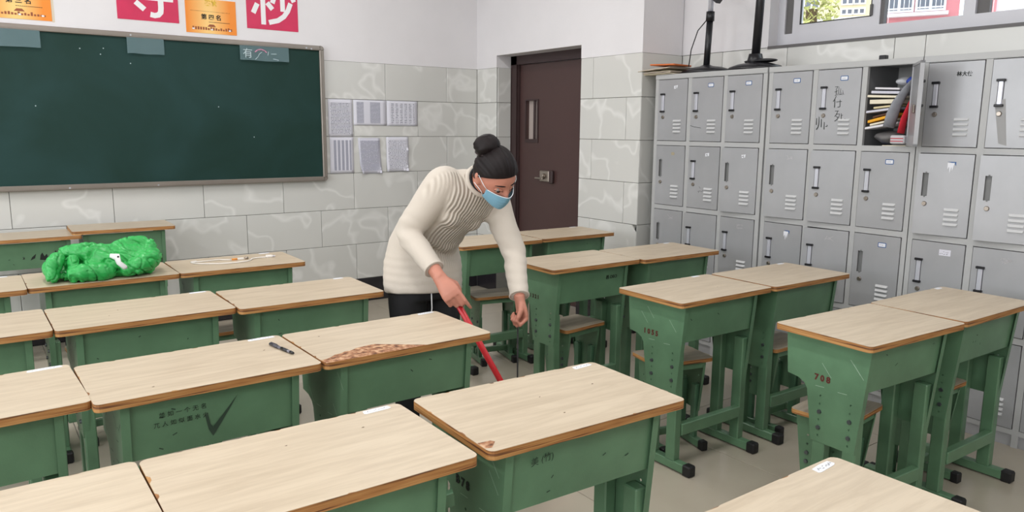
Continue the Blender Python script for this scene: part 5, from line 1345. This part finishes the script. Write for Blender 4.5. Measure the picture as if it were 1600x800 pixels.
for i in range(14):
    a = rr.uniform(-1.3, 1.3); Q = [HM @ V3((.078 * math.sin(a), .02 - .03 * rr.random(), .095 * math.cos(a) + .022)), HM @ V3((.082 * math.sin(a), .0 - .03 * rr.random(), .104 * math.cos(a) + .03 + rr.uniform(0, .008)))]
    e.tube(Q, .0006, 4)
# sweater
sw = MB(); secs = spine_sections(SPINE); rings(sw, secs, 40)
def sleeve(pts, rad): 
    Q, A = catmull(pts, rad, 8); sw.tube(Q, A, 22, 0, True, True, .95); sw.sphere(Q[0], A[0], 18, 12)
RCF = RWR + (REL - RWR) * .20; LCF = LWR + (LEL - LWR) * .06
sleeve([RSH - V3((-.03, -.01, -.0)), RSH, RSH * .5 + REL * .5 + V3((-.008, 0, 0)), REL, REL * .55 + RCF * .45, RCF], [.082, .082, .068, .056, .049, .040])
sleeve([LSH - V3((.03, .0, .01)), LSH, LSH * .5 + LEL * .5, LEL, LEL * .5 + LCF * .5, LCF], [.074, .074, .060, .051, .047, .040])
# bust and belly fullness
S6 = secs[6]
for sg in (-1, 1): sw.sphere(tuple(S6[0] + S6[1] * (.062 * sg) + S6[2] * .068), .062, 18, 12)
sw.sphere(tuple(secs[4][0] + secs[4][2] * .05), (.10, .09, .08), 18, 12)
RibA = (secs[8][0] - secs[4][0]).normalized(); RibL = secs[6][1]
def seg_d(p, a, b_): ab = b_ - a; t = min(1, max(0, (p - a).dot(ab) / ab.length_squared)); return (p - a - ab * t).length
def swdisp(co, n_):
    w_ = noise.noise(co * 7) * .004
    # folds at the inner elbows and at the bent waist
    for c_, k_, f_ in ((REL, .07, 210), (LEL, .07, 190), (secs[4][0] + secs[4][2] * .11, .06, 110), (LSH + V3((-.03, -.02, -.07)), .05, 220)):
        d = (co - c_).length
        if d < k_ * 2: w_ += .0045 * math.exp(-(d / k_) ** 2) * math.sin((co.z + .4 * co.x) * f_ * .55 + 5 * noise.noise(co * 9))
    t_ = (co - secs[4][0]).dot(RibA); fr_ = sst(.0, .6, n_.dot(secs[5][2])) * (1 if min(seg_d(co, RSH, REL) - .08, seg_d(co, REL, RCF) - .07) > 0 else 0)
    w_ += fr_ * (-.014 * math.exp(-((t_ - .015 + .15 * (co - secs[4][0]).dot(RibL)) / .010) ** 2) + .008 * math.exp(-((t_ - .05) / .02) ** 2) + .006 * math.exp(-((t_ + .03) / .02) ** 2))
    # knitted-in bands near the hem and at the cuffs
    if co.z < .93: w_ += .0008 * math.sin(co.z * 2 * PI / .034)
    return co + n_ * w_
sm_ = baked(sw, .0065, 4, swdisp, 'sweater', [M['knit']])
ua = sm_.attributes.new('rib_coord', 'FLOAT', 'POINT'); um = sm_.attributes.new('rib_mask', 'FLOAT', 'POINT')
uu_, mm_ = [], []
waistC = secs[4][0]
for v in sm_.vertices:
    p = v.co; rel = p - secs[6][0]; uu_.append(rel.dot(RibL))
    da = min(seg_d(p, RSH, REL) - .086, seg_d(p, REL, RCF) - .075, seg_d(p, LSH, LEL) - .080, seg_d(p, LEL, LCF) - .07)
    front = v.normal.dot(secs[6][2]); t = (p - waistC).dot(RibA)
    mm_.append(sst(-.012, .004, da) * sst(-.25, .1, front) * sst(-.02, .04, t))
ua.data.foreach_set('value', uu_); um.data.foreach_set('value', mm_)
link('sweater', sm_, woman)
nt = M['knit'].node_tree; b = nt.nodes['Principled BSDF']
at = N(nt, 'ShaderNodeAttribute', attribute_name='rib_coord'); am = N(nt, 'ShaderNodeAttribute', attribute_name='rib_mask')
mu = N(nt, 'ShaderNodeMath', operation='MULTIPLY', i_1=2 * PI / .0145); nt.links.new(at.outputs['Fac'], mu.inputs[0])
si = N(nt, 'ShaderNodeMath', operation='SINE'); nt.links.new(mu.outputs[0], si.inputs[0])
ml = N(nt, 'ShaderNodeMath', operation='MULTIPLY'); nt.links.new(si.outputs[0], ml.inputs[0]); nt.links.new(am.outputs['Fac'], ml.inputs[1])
bp2 = N(nt, 'ShaderNodeBump', i_Strength=.8, i_Distance=.003); nt.links.new(ml.outputs[0], bp2.inputs['Height'])
bpn = [n_ for n_ in nt.nodes if n_.bl_idname == 'ShaderNodeBump' and n_ != bp2][0]
nt.links.new(bp2.outputs[0], bpn.inputs['Normal'])
# groove shade painted into the knit colour, darker between the ribs
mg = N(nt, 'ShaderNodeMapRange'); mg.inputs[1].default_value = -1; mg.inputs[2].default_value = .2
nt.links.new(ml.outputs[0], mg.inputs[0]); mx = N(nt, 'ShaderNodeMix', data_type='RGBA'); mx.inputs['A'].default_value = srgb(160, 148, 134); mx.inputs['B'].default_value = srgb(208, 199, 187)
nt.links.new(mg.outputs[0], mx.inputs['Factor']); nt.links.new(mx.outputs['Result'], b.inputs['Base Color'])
# collar, cuffs, dark undershirt edge
cN = secs[9]; cc = cN[0]; cax = (nk1 - nk0).normalized()
def ring_tube(c, a1, a2, ra, rb, th, nm, mat, n=26, wob=.0):
    e = MB(); Q = [c + a1 * ra * math.cos(2 * PI * i / n) + a2 * rb * math.sin(2 * PI * i / n) for i in range(n + 1)]
    e.tube(Q, th, 8, caps=False); return e.build(nm, mat, woman)
cL = (cN[1] - cax * cN[1].dot(cax)).normalized(); cS = cax.cross(cL)
ring_tube(cc + cax * .012, cL, cS, .068, .066, .011, 'collar', M['knit']); ring_tube(cc + cax * .024, cL, cS, .060, .059, .006, 'undershirt', M['trouser'])
for cf, far, ra in ((RCF, REL, .0395), (LCF, LEL, .0395)):
    ax = (far - cf).normalized(); a1 = ax.orthogonal().normalized(); a2 = ax.cross(a1)
    ring_tube(cf + ax * .004, a1, a2, ra, ra, .0045, 'cuff', M['knit'])
# trousers
tr_ = MB(); rings(tr_, [((-2.23, -2.94, .88), V3(L0_).normalized(), V3((.155, -.988, 0)), .165, .13), ((-2.232, -2.945, .80), V3(L0_).normalized(), V3((.155, -.988, 0)), .176, .14), ((-2.232, -2.945, .73), V3(L0_).normalized(), V3((.155, -.988, 0)), .172, .13)], 26)
for a, b_, c in ((RHP, RKN, RAN), (LHP, LKN, LAN)): Q, A = catmull([a + V3((0, 0, .02)), a * .5 + b_ * .5, b_, b_ * .5 + c * .5, c + V3((0, 0, .02))], [.092, .080, .066, .058, .052], 6); tr_.tube(Q, A, 20)
link('trousers', baked(tr_, .009, 3, lambda co, n_: co + n_ * noise.noise(co * 9) * .006, 'trousers', [M['trouser']]), woman)
e = MB(); e.tube([V3((-2.272, -3.083, .775)), V3((-2.268, -3.08, .70)), V3((-2.275, -3.07, .60))], [.003, .003, .003], 6); e.build('white_piping', M['white_fabric'], woman)
for a in (RAN, LAN):
    e = MB(); Q, A = catmull([(a.x, a.y + .05, .045), (a.x, a.y, .05), (a.x + .004, a.y - .09, .036), (a.x + .006, a.y - .17, .028)], [.036, .042, .036, .024], 5)
    e.tube(Q, A, 14); sh = e; shoe = link('shoe', baked(sh, .006, 2, lambda co, n_: V3((co.x, co.y, max(co.z, .003))), 'shoe', [M['blackplastic']]), woman)
# broom: red handle, head with bristles on the floor
t = thing('broom', 'broom with a red plastic handle held in the woman\'s right hand', 'broom', (BB.x, BB.y, 0))
BT = P_r(.004, .052, -.031); bdir = (BB - BT).normalized()
q0 = BT - bdir * .03 - V3((BB.x, BB.y, 0)); q1 = BB - V3((BB.x, BB.y, 0))
MB().cyl(q0, q1 + V3((0, 0, .09)) * .0 - bdir * .09, .0125, .0125, 14).build('handle', M['broomred'], t)
MB().cyl(q1 - bdir * .16, q1 - bdir * .05, .017, .022, 14).build('socket', M['broomred'], t)
m = MB(); m.prism([(-.14, .10), (.14, .10), (.11, .13), (-.11, .13)], -.02, .02, 1); m.build('head', M['broomred'], t)
m = MB(); m.prism([(-.16, .0), (.16, .0), (.138, .10), (-.138, .10)], -.022, .022, 1); o = m.build('bristles', M['bristle'], t)
# long-handled dustpan hanging from the left fist
fx = P_l(.0, .085, -.028)
t = thing('dustpan', 'dustpan on a thin dark rod hanging from the woman\'s left fist', 'dustpan', (fx.x + .005, fx.y, 0))
MB().cyl((-.003, 0, fx.z + .03), (0, 0, .03), .0032, .0032, 8).build('rod', M['cap'], t)
m = MB(); m.prism([(-.12, .002), (.12, .002), (.12, .008), (-.12, .008)], -.22, .02, 1); m.box(-.125, -.12, -.2, .02, .002, .05).box(.12, .125, -.2, .02, .002, .05).box(-.125, .125, .02, .026, .002, .08); m.build('pan', M['cap'], t)
